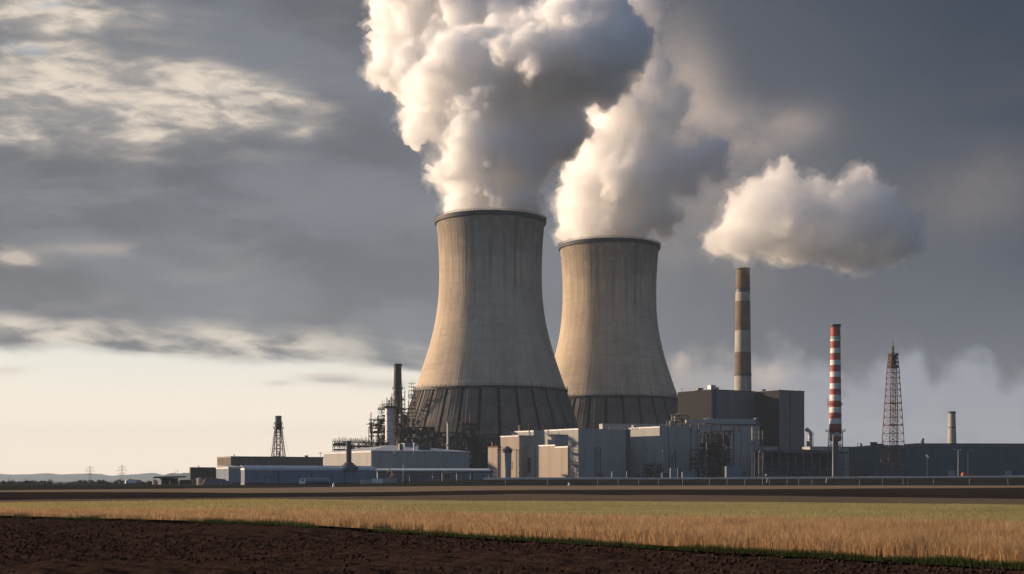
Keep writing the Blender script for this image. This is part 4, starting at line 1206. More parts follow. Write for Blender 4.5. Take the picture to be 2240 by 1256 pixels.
def tank_tower():
    Y = 905
    X = atx(609, Y); m = Y / F; zb = -2.5
    t = thing('tank_tower', 'dark lattice tower carrying a grey drum tank, rising behind the brown warehouse', 'tank tower', (X, Y, zb), R(20))
    z = lambda y: atz(y, Y) - zb
    MB().lathe([(7.0 * m, z(927)), (7.0 * m, z(912)), (7.2 * m, z(911.5)), (7.2 * m, z(910.3)), (5.5 * m, z(909.8))], 24).build('tank', M['slate_clad'], t)
    MB().lathe([(5.5 * m, z(941)), (7.6 * m, z(937)), (7.6 * m, z(927))], 20).build('tank_skirt', M['black_steel'], t)
    for y, w in ((938, 11.5), (929, 9.8)):
        MB().lathe([(6 * m, z(y)), (w * m, z(y)), (w * m, z(y) + .3), (6 * m, z(y) + .3)], 16, cap0=False, cap1=False).build('platform', M['black_steel'], t)
        mb = MB()
        for k in range(14):
            a = 2 * math.pi * k / 14
            mb.rod((w * m * math.cos(a), w * m * math.sin(a), z(y)), (w * m * math.cos(a), w * m * math.sin(a), z(y) + 1.5), .09, n=4)
        mb.path([(w * m * math.cos(2 * math.pi * k / 14), w * m * math.sin(2 * math.pi * k / 14), z(y) + 1.5) for k in range(15)], .09, 4)
        mb.build('railing', M['black_steel'], t)
    lv = [1058, 1036, 1016, 998, 982, 967, 953, 940]
    hw = lambda y: np.interp(y, [940, 1058], [7.2, 21]) * m * .9
    for sx in (-1, 1):
        for sy in (-1, 1):
            MB().rod((sx * hw(1058), sy * hw(1058), z(1058)), (sx * hw(940), sy * hw(940), z(939)), .30, n=6).build('leg', M['brown_steel'], t)
    mb = MB(); lattice(mb, [z(y) for y in lv], [hw(y) for y in lv], .13); mb.build('bracing', M['brown_steel'], t)
    mb = MB()
    for sx in (-1, 1):
        for sy in (-1, 1): mb.rod((sx * 1.1, sy * 1.1, 0), (sx * 1.1, sy * 1.1, z(940)), .2, n=4)
    for zz in np.arange(1, z(940), 2.0): mb.rod((-1.1, -1.1, zz), (1.1, -1.1, zz), .12, n=4); mb.rod((-1.1, -1.1, zz), (1.1, -1.1, zz + 2), .1, n=4)
    mb.build('stair_core', M['brown_steel'], t)
    for sx, l in ((1, 40), (-1, 33)):
        MB().rod((sx * 8 * m, 0, z(935)), (sx * l * m, -2, 0), .045, n=4).build('guy_wire', M['black_steel'], t)
tank_tower()

# ================================================================== PROCESS PLANT
def scaffold(mb, x0, x1, y0, y1, z0, z1, bx, bz, r, rnd, brace=0.4, jag=0.0):
    """columns, ledgers and some diagonals of a steel frame"""
    nx_, nz_ = max(1, round((x1 - x0) / bx)), max(1, round((z1 - z0) / bz))
    for j, y in enumerate((y0, y1)):
        for i in range(nx_ + 1):
            x = x0 + (x1 - x0) * i / nx_
            top = z1 - (rnd.random() * jag * (z1 - z0) if jag else 0)
            mb.rod((x, y, z0), (x, y, top), r, n=4)
        for k in range(1, nz_ + 1):
            z = z0 + (z1 - z0) * k / nz_
            if jag and rnd.random() < .25: continue
            mb.rod((x0, y, z), (x1, y, z), r * .8, n=4)
        for i in range(nx_):
            for k in range(nz_):
                if rnd.random() < brace:
                    xa, xb = x0 + (x1 - x0) * i / nx_, x0 + (x1 - x0) * (i + 1) / nx_
                    za, zb_ = z0 + (z1 - z0) * k / nz_, z0 + (z1 - z0) * (k + 1) / nz_
                    if rnd.random() < .5: xa, xb = xb, xa
                    mb.rod((xa, y, za), (xb, y, zb_), r * .6, n=4)
    for i in range(nx_ + 1):
        x = x0 + (x1 - x0) * i / nx_
        for k in range(1, nz_ + 1):
            z = z0 + (z1 - z0) * k / nz_
            mb.rod((x, y0, z), (x, y1, z), r * .7, n=4)
    return nx_, nz_

def frame_tower(name, label, cat, px0, px1, ytop, Y, depth, bx, bz, r, mat, seed, decks=(), pipes=(), vessels=(), rails=True, jag=0.0, spikes=0, base=None, brace=.4, group=None, infill=0.0):
    rnd = random.Random(seed)
    x0, x1 = atx(px0, Y), atx(px1, Y)
    zb = gz(x0, Y) if base is None else base
    t = thing(name, label, cat, (x0, Y, zb), 0, group)
    W, H = x1 - x0, atz(ytop, Y) - zb
    mb = MB(); scaffold(mb, 0, W, 0, depth, -1, H, bx, bz, r, rnd, brace, jag); mb.build('frame', M[mat], t)
    for f in decks:
        a, b, zf = f if isinstance(f, tuple) else (0, 1, f)
        d = MB().box(W * a - .3, W * b + .3, -.4, depth + .4, H * zf + .06, H * zf + .26).build('deck', M['black_steel' if mat == 'brown_steel' else mat], t)
        if rails:
            mb = MB()
            n = max(2, int(W * (b - a) / 1.6))
            for i in range(n + 1):
                x = W * a + W * (b - a) * i / n
                mb.rod((x, -.35, H * zf + .3), (x, -.35, H * zf + 1.4), .06, n=4)
            for q in (.85, 1.4): mb.rod((W * a, -.35, H * zf + q), (W * b, -.35, H * zf + q), .06, n=4)
            mb.build('railing', M[mat], d)
    for u, v, za, zb_, rr, mn in vessels:
        o = MB().lathe([(rr * .3, H * za), (rr, H * za + rr * .5), (rr, H * zb_ - rr * .5), (rr * .3, H * zb_)], 16, (W * u, depth * v)).build('vessel', M[mn], t, smooth=False)
        MB().lathe([(rr + .02, H * (za + zb_) / 2), (rr + .25, H * (za + zb_) / 2 + .1), (rr + .25, H * (za + zb_) / 2 + .5), (rr + .02, H * (za + zb_) / 2 + .6)], 16, (W * u, depth * v), cap0=False, cap1=False).build('flange', M['steel'], o)
    for pts, rr, mn in pipes:
        MB().path([(W * a, depth * b, H * c) for a, b, c in pts], rr, 8).build('pipe', M[mn], t)
    if infill:
        # crowded small equipment, pipe runs and trays on every floor of the frame
        mb = MB()
        n = int(infill * W * H / 9)
        for k in range(n):
            x, z = W * rnd.random(), H * .95 * rnd.random()
            y = depth * (.1 + .7 * rnd.random())
            q = rnd.random()
            if q < .35: mb.rod((x, y, z), (x, y, min(H, z + 2 + 6 * rnd.random())), .15 + .35 * rnd.random(), n=6)
            elif q < .7: mb.rod((x, y, z), (min(W, x + 2 + 8 * rnd.random()), y, z), .12 + .28 * rnd.random(), n=6)
            else:
                w, h = .8 + 2.4 * rnd.random(), .8 + 2.8 * rnd.random()
                mb.box(x, min(W, x + w), y, y + w * .8, z, min(H, z + h))
        mb.build('equipment', M['brown_steel' if rnd.random() < .6 else 'black_steel'], t)
    if spikes:
        mb = MB()
        for k in range(spikes):
            x = W * (k + rnd.random()) / spikes
            mb.rod((x, depth * rnd.random(), H - 1), (x, depth * rnd.random(), H + .8 + 2.6 * rnd.random() ** 2), .09, n=4)
        mb.build('vent_pipes', M[mat], t)
    return t

# stepped steelwork climbing to the silver column, left of the front tower
frame_tower('pipe_bridge', 'flat topped brown pipe bridge at the left end of the steelwork', 'pipe bridge', 728, 806, 965, 800, 7, 3.0, 2.6, .17, 'brown_steel', 3, decks=(.995, .86), spikes=34, base=0, infill=.0,
            pipes=(([(-.0, .2, .915), (.42, .2, .915)], .55, 'rust'), ([(-.0, .8, .955), (.45, .8, .955)], .45, 'chim_grey'), ([(0, .5, .80), (1, .5, .80)], .5, 'brown_steel')))
frame_tower('pipe_rack', 'brown pipe rack full of small pipework between the bridge and the scaffold tower', 'pipe rack', 762, 850, 968, 830, 9, 2.6, 2.4, .17, 'brown_steel', 5, decks=(.55, .8, .99), spikes=18, base=0, brace=.6, infill=2.6,
            pipes=(([(0, .1, .9), (1, .1, .9)], .5, 'rust'), ([(.1, .3, .4), (.1, .3, 1.0), (.5, .3, 1.0)], .35, 'steel')))
frame_tower('scaffold_tower', 'brown scaffold tower with a cross arm, the lower of two left of the silver column', 'scaffold tower', 806, 840, 918, 882, 9, 2.6, 2.6, .18, 'brown_steel', 7, decks=((.0, 1, .62), (.3, 1, .86), (.35, 1, .99)), spikes=8, jag=.35, base=0, brace=.55, infill=2.4,
            pipes=(([(-.15, .2, .93), (.55, .2, .93)], .22, 'brown_steel'), ([(.15, .2, .1), (.15, .2, 1.12)], .25, 'brown_steel'), ([(.6, .1, 0), (.6, .1, 1.05)], .45, 'rust')))
frame_tower('scaffold_tower', 'brown scaffold tower pressed against the left side of the silver column', 'scaffold tower', 826, 846, 893, 900, 8, 2.4, 2.5, .17, 'brown_steel', 9, decks=(.7, .85, .98), spikes=10, jag=.25, base=0, brace=.5, infill=2.0)
def silver_column():
    Y = 858
    X = atx(852, Y); m = Y / F
    t = thing('silver_column', 'silver process column under a dark ring platform, left of the front tower', 'process column', (X, Y, 0))
    z = lambda y: atz(y, Y)
    r = 9.2 * m
    MB().lathe([(r * 1.05, -1), (r * 1.05, 2), (r, 2.2), (r, z(893)), (r * .8, z(889))], 28).build('shell', M['silver'], t, smooth=False)
    for y in (907, 922, 945, 962): MB().lathe([(r + .01, z(y)), (r + .14, z(y) + .05), (r + .14, z(y) + .5), (r + .01, z(y) + .55)], 28, cap0=False, cap1=False).build('band', M['trim'], t)
    MB().lathe([(r * .5, z(893)), (r + 2.2, z(892.5)), (r + 2.2, z(889)), (r * .5, z(888.5))], 28).build('ring_platform', M['black_steel'], t)
    mb = MB()
    for k in range(26):
        a = 2 * math.pi * k / 26
        mb.rod(((r + 2.1) * math.cos(a), (r + 2.1) * math.sin(a), z(889)), ((r + 2.1) * math.cos(a), (r + 2.1) * math.sin(a), z(889) + 1.5 + 2.5 * (k % 5 == 0)), .1, n=4)
    mb.path([((r + 2.1) * math.cos(2 * math.pi * k / 26), (r + 2.1) * math.sin(2 * math.pi * k / 26), z(889) + 1.4) for k in range(27)], .1, 4)
    mb.build('railing', M['black_steel'], t)
    for a, h, rr, mn in ((-.9, 10, .35, 'steel'), (.2, 14, .25, 'brown_steel'), (1.9, 7, .5, 'steel'), (3.3, 9, .3, 'brown_steel')):
        MB().path([(r * .6 * math.cos(a), r * .6 * math.sin(a), z(890)), (r * .6 * math.cos(a), r * .6 * math.sin(a), z(890) + h * .6)], rr, 8).build('vent_pipe', M[mn], t)
silver_column()
frame_tower('column_scaffold', 'brown scaffold frame between the silver column and the leaning panels of the front tower', 'scaffold', 862, 892, 893, 905, 10, 2.6, 2.6, .19, 'brown_steel', 11, decks=((0, 1, .45), (0, .9, .7), (-.2, .8, .985)), base=0, brace=.55, spikes=8, infill=3.0,
            pipes=(([(.25, -.1, 0), (.25, -.1, .58)], .75, 'chim_grey'), ([(.6, -.1, 0), (.6, -.1, .46)], .5, 'rust'), ([(.7, .2, .3), (.7, .2, .82), (.2, .2, .82)], .35, 'steel')),
            vessels=((.55, .5, .78, .94, 2.0, 'steel'),))
chimney('dark_stack', 'short dark stack rising above the silver column', 870, 15.5, 21, 890, 925, [(797, 850, 0), (850, 856, 1), (856, 868, 0), (868, 874, 1), (874, 890, 0), (890, 1050, 0)], ('chim_dark', 'dark_trim'), plat=((852, .7, 'black_steel'), (876, 1.0, 'black_steel')))
frame_tower('stack_scaffold', 'thin scaffold strip climbing the right side of the short dark stack', 'scaffold', 877, 885, 848, 918, 4, 2.4, 2.6, .13, 'brown_steel', 13, base=atz(900, 918), decks=(.5,), spikes=3, jag=.2)
frame_tower('tower_scaffold', 'leaning-side scaffold at the upper left shoulder of the front tower skirt', 'scaffold', 893, 908, 838, 990, 5, 2.3, 2.7, .15, 'brown_steel', 15, base=atz(940, 990), jag=.4, spikes=3, decks=(.45, .7), infill=.4)
# dark crowded steelwork before the skirt of the front tower
frame_tower('process_frame', 'dense dark process frame at the left foot of the front tower', 'process frame', 880, 950, 934, 905, 12, 2.4, 2.4, .20, 'brown_steel', 17, decks=(.3, .55, .8, .99), base=0, brace=.6, spikes=14, jag=.12, infill=4.0,
            vessels=((.2, .3, .0, .5, 1.6, 'brown_steel'), (.6, .3, .0, .6, 1.3, 'steel'), (.85, .3, .1, .5, 1.5, 'rust')), pipes=(([(0, .1, .72), (.5, .1, .72), (.5, .1, .4), (1, .1, .4)], .45, 'rust'),))
frame_tower('process_frame', 'middle dark process frame before the front tower, behind the white flue', 'process frame', 946, 1012, 946, 915, 12, 2.6, 2.6, .20, 'brown_steel', 19, decks=(.33, .66, .99), base=0, brace=.55, spikes=12, jag=.2, infill=3.6,
            vessels=((.3, .3, .0, .7, 1.4, 'rust'), (.75, .3, .0, .5, 1.8, 'brown_steel')), pipes=(([(.75, .1, .3), (.95, .1, 1.15), (1.02, .1, 1.5)], .35, 'rust'),))
frame_tower('process_frame', 'taller rust red process frame before the middle of the front tower', 'process frame', 1004, 1046, 926, 925, 10, 2.8, 2.8, .2, 'brown_steel', 21, decks=(.25, .5, .75, .985), base=0, brace=.5, spikes=6, jag=.3, infill=3.0,
            pipes=(([(.5, .1, 0), (.5, .1, .6), (.58, .1, 1.0), (.6, .1, 1.17)], .6, 'rust'), ([(.2, .2, .0), (.2, .2, .8)], .4, 'rust'), ([(.1, .1, .97), (.9, .1, .97)], .4, 'rust')), vessels=((.8, .4, .45, .8, 1.3, 'brown_steel'),))
frame_tower('process_frame', 'lowest dark process frame, left of the narrow cream block', 'process frame', 1034, 1092, 950, 905, 12, 3.0, 3.0, .2, 'black_steel', 23, decks=(.3, .6, .9), base=0, brace=.45, spikes=6, jag=.35, infill=2.6, vessels=((.4, .4, 0, .6, 2.0, 'dark_conc'),))
def white_flue():
    Y = 790
    X = atx(980, Y)
    t = thing('white_flue', 'thin white flue with a small head standing behind the pale warehouse', 'flue', (X, Y, 0))
    h = atz(925, Y)
    MB().rod((0, 0, -1), (0, 0, h), .75, .62, n=12).build('pipe', M['silver'], t)
    MB().lathe([(.8, h - .2), (1.0, h), (1.0, h + .5), (.4, h + .7)], 12).build('cap', M['steel'], t)
    MB().rod((.6, 0, h - .6), (1.9, 0, h - .6), .3, n=8).build('side_arm', M['silver'], t)
    MB().lathe([(.95, h * .62), (1.15, h * .625), (1.15, h * .64), (.95, h * .645)], 12).build('collar', M['steel'], t)
white_flue()

# silo with a dark cap and ladder frames, before the middle cream blocks
def silo():
    Y = 785
    X = atx(1110, Y); zb = gz(X, Y); m = Y / F
    t = thing('silo', 'grey silo with a dark peaked cap before the middle cream blocks', 'silo', (X, Y, zb))
    z = lambda y: atz(y, Y) - zb
    r0, r1 = 8.0 * m, 9.0 * m
    MB().lathe([(r0 * .92, -1), (r0, 1.5), (r1, z(991))], 24).build('drum', M['grey_clad'], t)
    MB().lathe([(r1 + .4, z(991)), (r1 + .5, z(983.5)), (r1 * .6, z(979)), (.4, z(976))], 20).build('cap', M['dark_trim'], t)
    mb = MB()
    for k in range(12):
        a = 2 * math.pi * k / 12
        mb.rod(((r1 + .5) * math.cos(a), (r1 + .5) * math.sin(a), z(983.5)), ((r1 + .5) * math.cos(a), (r1 + .5) * math.sin(a), z(983.5) + 1.4), .08, n=4)
    mb.build('railing', M['dark_trim'], t)
    for q, px in enumerate((1091, 1133)):
        dx = (px - 1110) * m
        mb = MB()
        hh = z(981 if q == 0 else 984)
        for s in (-.9, .9): mb.rod((dx + s, -1, -1), (dx + s, -1, hh), .14, n=4)
        for zz in np.arange(.6, hh, 1.1): mb.rod((dx - .9, -1, zz), (dx + .9, -1, zz), .12, n=4)
        mb.build('ladder_frame', M['steel'], t)
    MB().box((1091 - 1110) * m - 1, (1133 - 1110) * m + 1, -1.4, -.6, z(985), z(985) + .25).build('walkway', M['steel'], t)
silo()

# long duct on the roofs, with its sunlit elbow
def roof_duct():
    Y = 895
    x0 = atx(1500, Y)
    zb = atz(927.5, Y)
    t = thing('roof_duct', 'long grey box duct running over the service hall with a bright elbow box', 'duct', (x0, Y, zb), R(6))
    m = Y / F
    X = lambda px: (px - 1500) * m
    h = 10.5 * m
    MB().add([(X(1500), -1.5, .6), (X(1542), -1.5, .5), (X(1542), 1.5, .5), (X(1500), 1.5, .6), (X(1500), -1.5, h * .85), (X(1542), -1.5, h), (X(1542), 1.5, h), (X(1500), 1.5, h * .85)],
             [(0, 3, 2, 1), (4, 5, 6, 7), (0, 1, 5, 4), (1, 2, 6, 5), (2, 3, 7, 6), (3, 0, 4, 7)]).build('duct', M['grey_clad'], t)
    MB().box(X(1560), X(1661), -1.6, 1.6, .1, h).build('duct', M['grey_clad'], t)
    e = MB()
    xa, xb, c = X(1541), X(1561), 1.2
    ring = [(-c, 0), (-1.9, .5), (-1.9, h * .75), (-c, h + .5), (c, h + .7), (1.9, h * .8), (1.9, .5), (c, 0)]
    e.add([(xa, a * 1.0, b * .92) for a, b in ring] + [((xa + xb) / 2, a * 1.15, b * 1.05) for a, b in ring] + [(xb, a, b) for a, b in ring],
          [tuple(range(8))] + [(i, i + 8, (i + 1) % 8 + 8, (i + 1) % 8) for i in range(8)] + [(i + 8, i + 16, (i + 1) % 8 + 16, (i + 1) % 8 + 8) for i in range(8)] + [tuple(range(23, 15, -1))])
    e.build('elbow_box', M['chim_grey'], t)
    for px in (1572, 1592, 1612, 1632, 1652): MB().box(X(px) - .2, X(px) + .2, -1.75, 1.75, .0, h + .15).build('stiffener', M['trim'], t)
    MB().box(X(1655), X(1662), -1.9, 1.9, -.3, h * 1.35).build('end_box', M['slate_clad'], t)
    MB().box(X(1580), X(1672), -2.2, 2.2, -.9, -.15).build('walkway', M['dark_trim'], t)
    for px in (1512, 1530, 1578, 1618): MB().box(X(px) - .35, X(px) + .35, -1, 1, -5, .05).build('support', M['dark_trim'], t)
roof_duct()

# pipework on the generator hall roof
frame_tower('roof_pipework', 'cluster of pipes and a cooling frame on the roof of the slanted-shadow hall', 'roof pipework', 1470, 1506, 908, 905, 6, 2.0, 2.2, .10, 'steel', 31, base=atz(934, 905), decks=(.45, .98), spikes=10, brace=.5, infill=.9,
            vessels=((.35, .5, .5, 1.1, .5, 'silver'), (.2, .5, .35, 1.0, .4, 'silver'), (.05, .4, .0, .9, .55, 'chim_grey'), (-.1, .4, 0, .55, .5, 'chim_grey'), (.65, .5, .5, .92, 1.1, 'slate_clad')),
            pipes=(([(-.55, .2, .15), (.9, .2, .15)], .35, 'chim_grey'), ([(-.3, .2, .05), (-.3, .2, .5), (-.1, .2, .5), (-.1, .2, .1)], .3, 'chim_grey'), ([(.5, .1, .0), (.5, .1, .75), (1.1, .1, .75)], .3, 'silver')))
frame_tower('roof_handrail', 'pale handrail along the sunlit roof edge between tall hall and slanted-shadow hall', 'handrail', 1332, 1396, 931, 872, 2.5, 1.6, 1.2, .07, 'chim_grey', 33, base=atz(938, 872), decks=(), brace=.0)
# brown scaffold before the service hall
frame_tower('boiler_scaffold', 'big brown scaffold tower with a roof plate before the service hall', 'scaffold tower', 1536, 1600, 944, 868, 12, 2.7, 2.7, .2, 'brown_steel', 41, decks=(.2, .4, .6, .8), brace=.6, jag=.22, spikes=8, infill=3.6,
            pipes=(([(.55, .3, 0), (.55, .3, .9)], 1.4, 'rust'), ([(.2, .2, .1), (.2, .2, .7), (.6, .2, .7)], .6, 'brown_steel'), ([(.75, .2, 0), (.75, .2, 1.0)], .5, 'brown_steel')),
            vessels=((.4, .5, .05, .75, 2.6, 'brown_steel'),))
frame_tower('conveyor_frame', 'low dark steel frame left of the big brown scaffold tower', 'steel frame', 1512, 1540, 985, 862, 9, 2.6, 2.6, .17, 'black_steel', 43, decks=(.35, .7, .98), brace=.5, jag=.3, infill=1.5)
frame_tower('steel_gantry', 'thin dark gantry legs under the roof plate right of the brown scaffold tower', 'gantry', 1583, 1600, 942, 858, 8, 4.0, 4.5, .22, 'brown_steel', 45, decks=((-1.6, 1.5, .985),), brace=.1, rails=False)
frame_tower('low_pipework', 'low dark frame with a standing pipe on the ground below the slanted-shadow hall', 'pipework', 1408, 1452, 1016, 800, 6, 2.4, 2.2, .14, 'brown_steel', 47, decks=(.5, .95), brace=.4, jag=.5, spikes=5, infill=2.4, pipes=(([(.95, .1, .0), (.95, .1, 2.0)], .34, 'chim_grey'), ([(.45, .0, .1), (.6, .0, .5), (.62, 0, 1.0)], .22, 'yellow')))
frame_tower('side_frame', 'slim dark frame standing before the shaded wall of the tall hall', 'steel frame', 1302, 1314, 979, 815, 3, 3.2, 2.2, .16, 'red_lattice', 49, decks=(.98,), brace=.9, rails=False)
frame_tower('wall_frame', 'pair of thin dark frames on the wall right of the slanted-shadow hall corner', 'steel frame', 1464, 1478, 980, 845, 3, 2.2, 3.0, .14, 'black_steel', 51, decks=(.6,), brace=.3, jag=.4)

def mast_t():
    Y = 840
    X = atx(1546, Y); zb = gz(X, Y)
    t = thing('lighting_column', 'pale T-shaped lighting column before the big brown scaffold tower', 'lamp post', (X, Y, zb))
    h = atz(967, Y) - zb
    MB().rod((0, 0, -.5), (0, 0, h), .42, .32, n=8).build('post', M['steel'], t)
    MB().box(-3.0, 6.0, -.4, .4, h + .003, h + .6).build('lamp_bar', M['steel'], t)
    for u in (-2.4, -.8, 1, 2.6, 4.2, 5.4): MB().box(u - .35, u + .35, -.7, -.404, h + .05, h + .55).build('lamp', M['trim'], t)
mast_t()
def flue_pipe():
    Y = 900
    X = atx(1646.5, Y); zb = gz(X, Y)
    t = thing('wall_flue', 'tall pinkish flue pipe before the right end of the service hall', 'flue', (X, Y, zb))
    h = atz(932, Y) - zb
    MB().rod((0, 0, -1), (0, 0, h), .72, n=12).build('pipe', M['chim_grey'], t)
    for k in range(1, 6): MB().lathe([(.74, h * k / 6), (.95, h * k / 6 + .05), (.95, h * k / 6 + .35), (.74, h * k / 6 + .4)], 12, cap0=False, cap1=False).build('flange', M['steel'], t)
    MB().rod((0, 0, h * .55), (0, 6, h * .55), .2, n=6).build('bracket', M['steel'], t)
    mb = MB(); scaffold(mb, 1.5, 6.5, 0, 2, 0, h * .92, 2.5, 3.0, .12, random.Random(5), .3); mb.build('ladder_frame', M['steel'], t)
flue_pipe()
def hooked_vent():
    Y = 1030
    m = Y / F
    X = atx(1771, Y); zb = gz(X, Y)
    t = thing('bent_duct', 'fat grey duct bending over into the right side of the boiler house', 'duct', (X, Y, zb))
    z = lambda y: atz(y, Y) - zb
    MB().path([(1.2 * m, 0, -1), (1.2 * m, 0, z(951)), (.6 * m, 0, z(947.5)), (-1.5 * m, 0, z(943.5)), (-4.5 * m, 0, z(941)), (-10 * m, 0, z(938))], 4.6 * m, 14).build('duct', M['trim'], t)
    for y in (975, 962, 952): MB().lathe([(4.65 * m, z(y)), (5.2 * m, z(y) + .1), (5.2 * m, z(y) + .5), (4.65 * m, z(y) + .6)], 14, (1.2 * m, 0), cap0=False, cap1=False).build('flange', M['steel'], t)
    mb = MB(); scaffold(mb, 4.9 * m, 8 * m, -1, 1, 0, z(945), 2, 2.2, .1, random.Random(8), .3); mb.build('ladder_frame', M['steel'], t)
    MB().box(-7 * m, -3 * m, -1.4, 1.4, 0, z(965)).build('side_box', M['slate_clad'], t)
hooked_vent()

# ================================================================== VEHICLES AND YARD THINGS
def wheel(t, x, y, r=.5, w=.3):
    o = MB().rod((x, y - w / 2, r), (x, y + w / 2, r), r, n=16).build('wheel', M['rubber'], t)
    MB().rod((x, y - w / 2 - .03, r), (x, y - w / 2 - .002, r), r * .55, n=12).build('rim', M['steel'], o)
def lorry():
    Y = 596
    X = atx(655, Y)
    t = thing('tanker_lorry', 'lorry with a bright white cab and blue grey tank before the low hall', 'lorry', (X, Y, gz(X, Y)), R(4))
    # cab with sloping windscreen
    MB().add([(0, -1.2, .6), (2.6, -1.2, .6), (2.6, 1.2, .6), (0, 1.2, .6), (0, -1.2, 1.6), (2.6, -1.2, 1.6), (2.6, 1.2, 1.6), (0, 1.2, 1.6), (.5, -1.1, 2.9), (2.5, -1.1, 3.0), (2.5, 1.1, 3.0), (.5, 1.1, 2.9)],
             [(0, 3, 2, 1), (0, 1, 5, 4), (1, 2, 6, 5), (2, 3, 7, 6), (3, 0, 4, 7), (4, 5, 9, 8), (5, 6, 10, 9), (6, 7, 11, 10), (7, 4, 8, 11), (8, 9, 10, 11)]).build('cab', M['white'], t)
    MB().add([(.05, -.95, 1.72), (.05, .95, 1.72), (.44, .9, 2.7), (.44, -.9, 2.7)], [(0, 3, 2, 1)]).build('windscreen', M['glass_dark'], t)
    MB().box(.9, 1.9, -1.235, -1.2, 1.7, 2.5).build('side_window', M['glass_dark'], t)
    for y in (-.85, .85): MB().box(-.04, .0, y - .2, y + .2, .9, 1.15).build('headlight', M['glass_dark'], t)
    MB().box(.2, 12.4, -.5, .5, .55, .85).build('chassis', M['rubber'], t)
    mb = MB()
    mb.path([(2.9, 0, 1.95), (3.2, 0, 1.95), (12.2, 0, 1.85), (12.5, 0, 1.85)], 1.12, 18)
    mb.build('tank', M['blue_paint'], t)
    for x in (4.8, 7.0, 9.2): MB().lathe([(.35, 3.0), (.35, 3.3), (.1, 3.35)], 10, (x, 0)).build('hatch', M['steel'], t)
    for x in (1.3, 4.2, 9.4, 10.7):
        for y in (-1.0, 1.0): wheel(t, x, y)
lorry()
def truck(name, label, cat, px, Y, body, cabm, L=6.0, H=2.6, rz=0):
    X = atx(px, Y)
    t = thing(name, label, cat, (X, Y, gz(X, Y)), R(rz))
    MB().box(0, L * .3, -1.0, 1.0, .5, 1.5).add([(0, -1, 1.5), (L * .3, -1, 1.5), (L * .3, 1, 1.5), (0, 1, 1.5), (.4, -.9, 2.3), (L * .3, -.9, 2.4), (L * .3, .9, 2.4), (.4, .9, 2.3)], [(0, 1, 5, 4), (1, 2, 6, 5), (2, 3, 7, 6), (3, 0, 4, 7), (4, 5, 6, 7)]).build('cab', M[cabm], t)
    MB().add([(.06, -.85, 1.58), (.06, .85, 1.58), (.36, .8, 2.2), (.36, -.8, 2.2)], [(0, 3, 2, 1)]).build('windscreen', M['glass_dark'], t)
    MB().box(L * .33, L, -1.1, 1.1, .75, H).build('cargo_box', M[body], t)
    for x in (L * .14, L * .55, L * .88):
        for y in (-.9, .9): wheel(t, x, y, .42, .26)
    return t
truck('box_van', 'bright white van standing before the far trees at the left', 'van', 274, 640, 'white', 'white', 2.4 * 1.6, 2.5, 25)
truck('box_van', 'smaller pale van to the right of the bright white van before the far trees', 'van', 291, 660, 'chim_grey', 'white', 3.6, 2.2, 25)
truck('box_lorry', 'orange lorry parked at the right end of the works, before the far teal hall', 'lorry', 2104, 640, 'orange', 'orange', 5.0, 1.5, 3)

def container(label, px0, px1, ytop, Y, mat, rz=3, group=None, name='container'):
    x0, x1 = atx(px0, Y), atx(px1, Y)
    zb = gz(x0, Y)
    t = thing(name, label, 'container', (x0, Y, zb), R(rz), group)
    L, H, D = x1 - x0, atz(ytop, Y) - zb, 2.44
    mb = MB()
    n = max(4, int(L / .35))
    mb.box(0, L, .06, D - .06, .12, H - .1)
    for k in range(n): mb.box(L * (k + .15) / n, L * (k + .6) / n, .0, .057, .2, H - .2)
    mb.build('body', M[mat], t)
    MB().box(-.04, L + .04, -.04, .10, 0, .118).box(-.04, L + .04, -.04, .10, H - .097, H + .04).build('side_rail', M['trim'], t)
    mb = MB()
    for y in (.3, .8, 1.6, 2.1): mb.rod((-.08, y, .3), (-.08, y, H - .3), .03, n=4)
    mb.build('door_bars', M['trim'], t)
    return t
container('pale weathered container, leftmost of three in a row before the canopy hall', 790, 813, 1049, 596, 'pale_clad', 3, 'containers in the yard')
container('taller pale container, middle of three in a row before the canopy hall', 814, 838, 1046.5, 598, 'white', 3, 'containers in the yard')
container('long pale container, rightmost of three in a row before the canopy hall', 839, 869, 1046.5, 598, 'pale_clad', 3, 'containers in the yard')
container('dark red brown container left of the small umber hall', 393, 418, 1050, 610, 'rust', 8, 'containers in the yard')
container('brown container between the dark red one and the scrap heap', 421, 430, 1049, 606, 'brown_clad', 8, 'containers in the yard')
container('pale blue container at the foot of the shaded wall of the tall hall', 1339, 1353, 1031, 640, 'blue_paint', 3, 'containers in the yard')
container('tall pale blue cabin before the hall with the slanted shadow', 1467, 1482, 1023, 650, 'blue_paint', 3, 'containers in the yard')
container('middle pale blue cabin, lower than the one at its left', 1483, 1492, 1024, 655, 'slate_clad', 3, 'containers in the yard')
container('low pale blue container right of the two cabins', 1493, 1521, 1032.5, 645, 'blue_paint', 3, 'containers in the yard')
container('big pale blue container with a slanting top shadow before the dark open shed', 1589, 1624, 1020, 660, 'blue_paint', 10, 'containers in the yard')
container('dark green skip at the foot of the slim frame before the tall hall', 1449, 1465, 1034, 642, 'teal_clad', 3, 'containers in the yard')

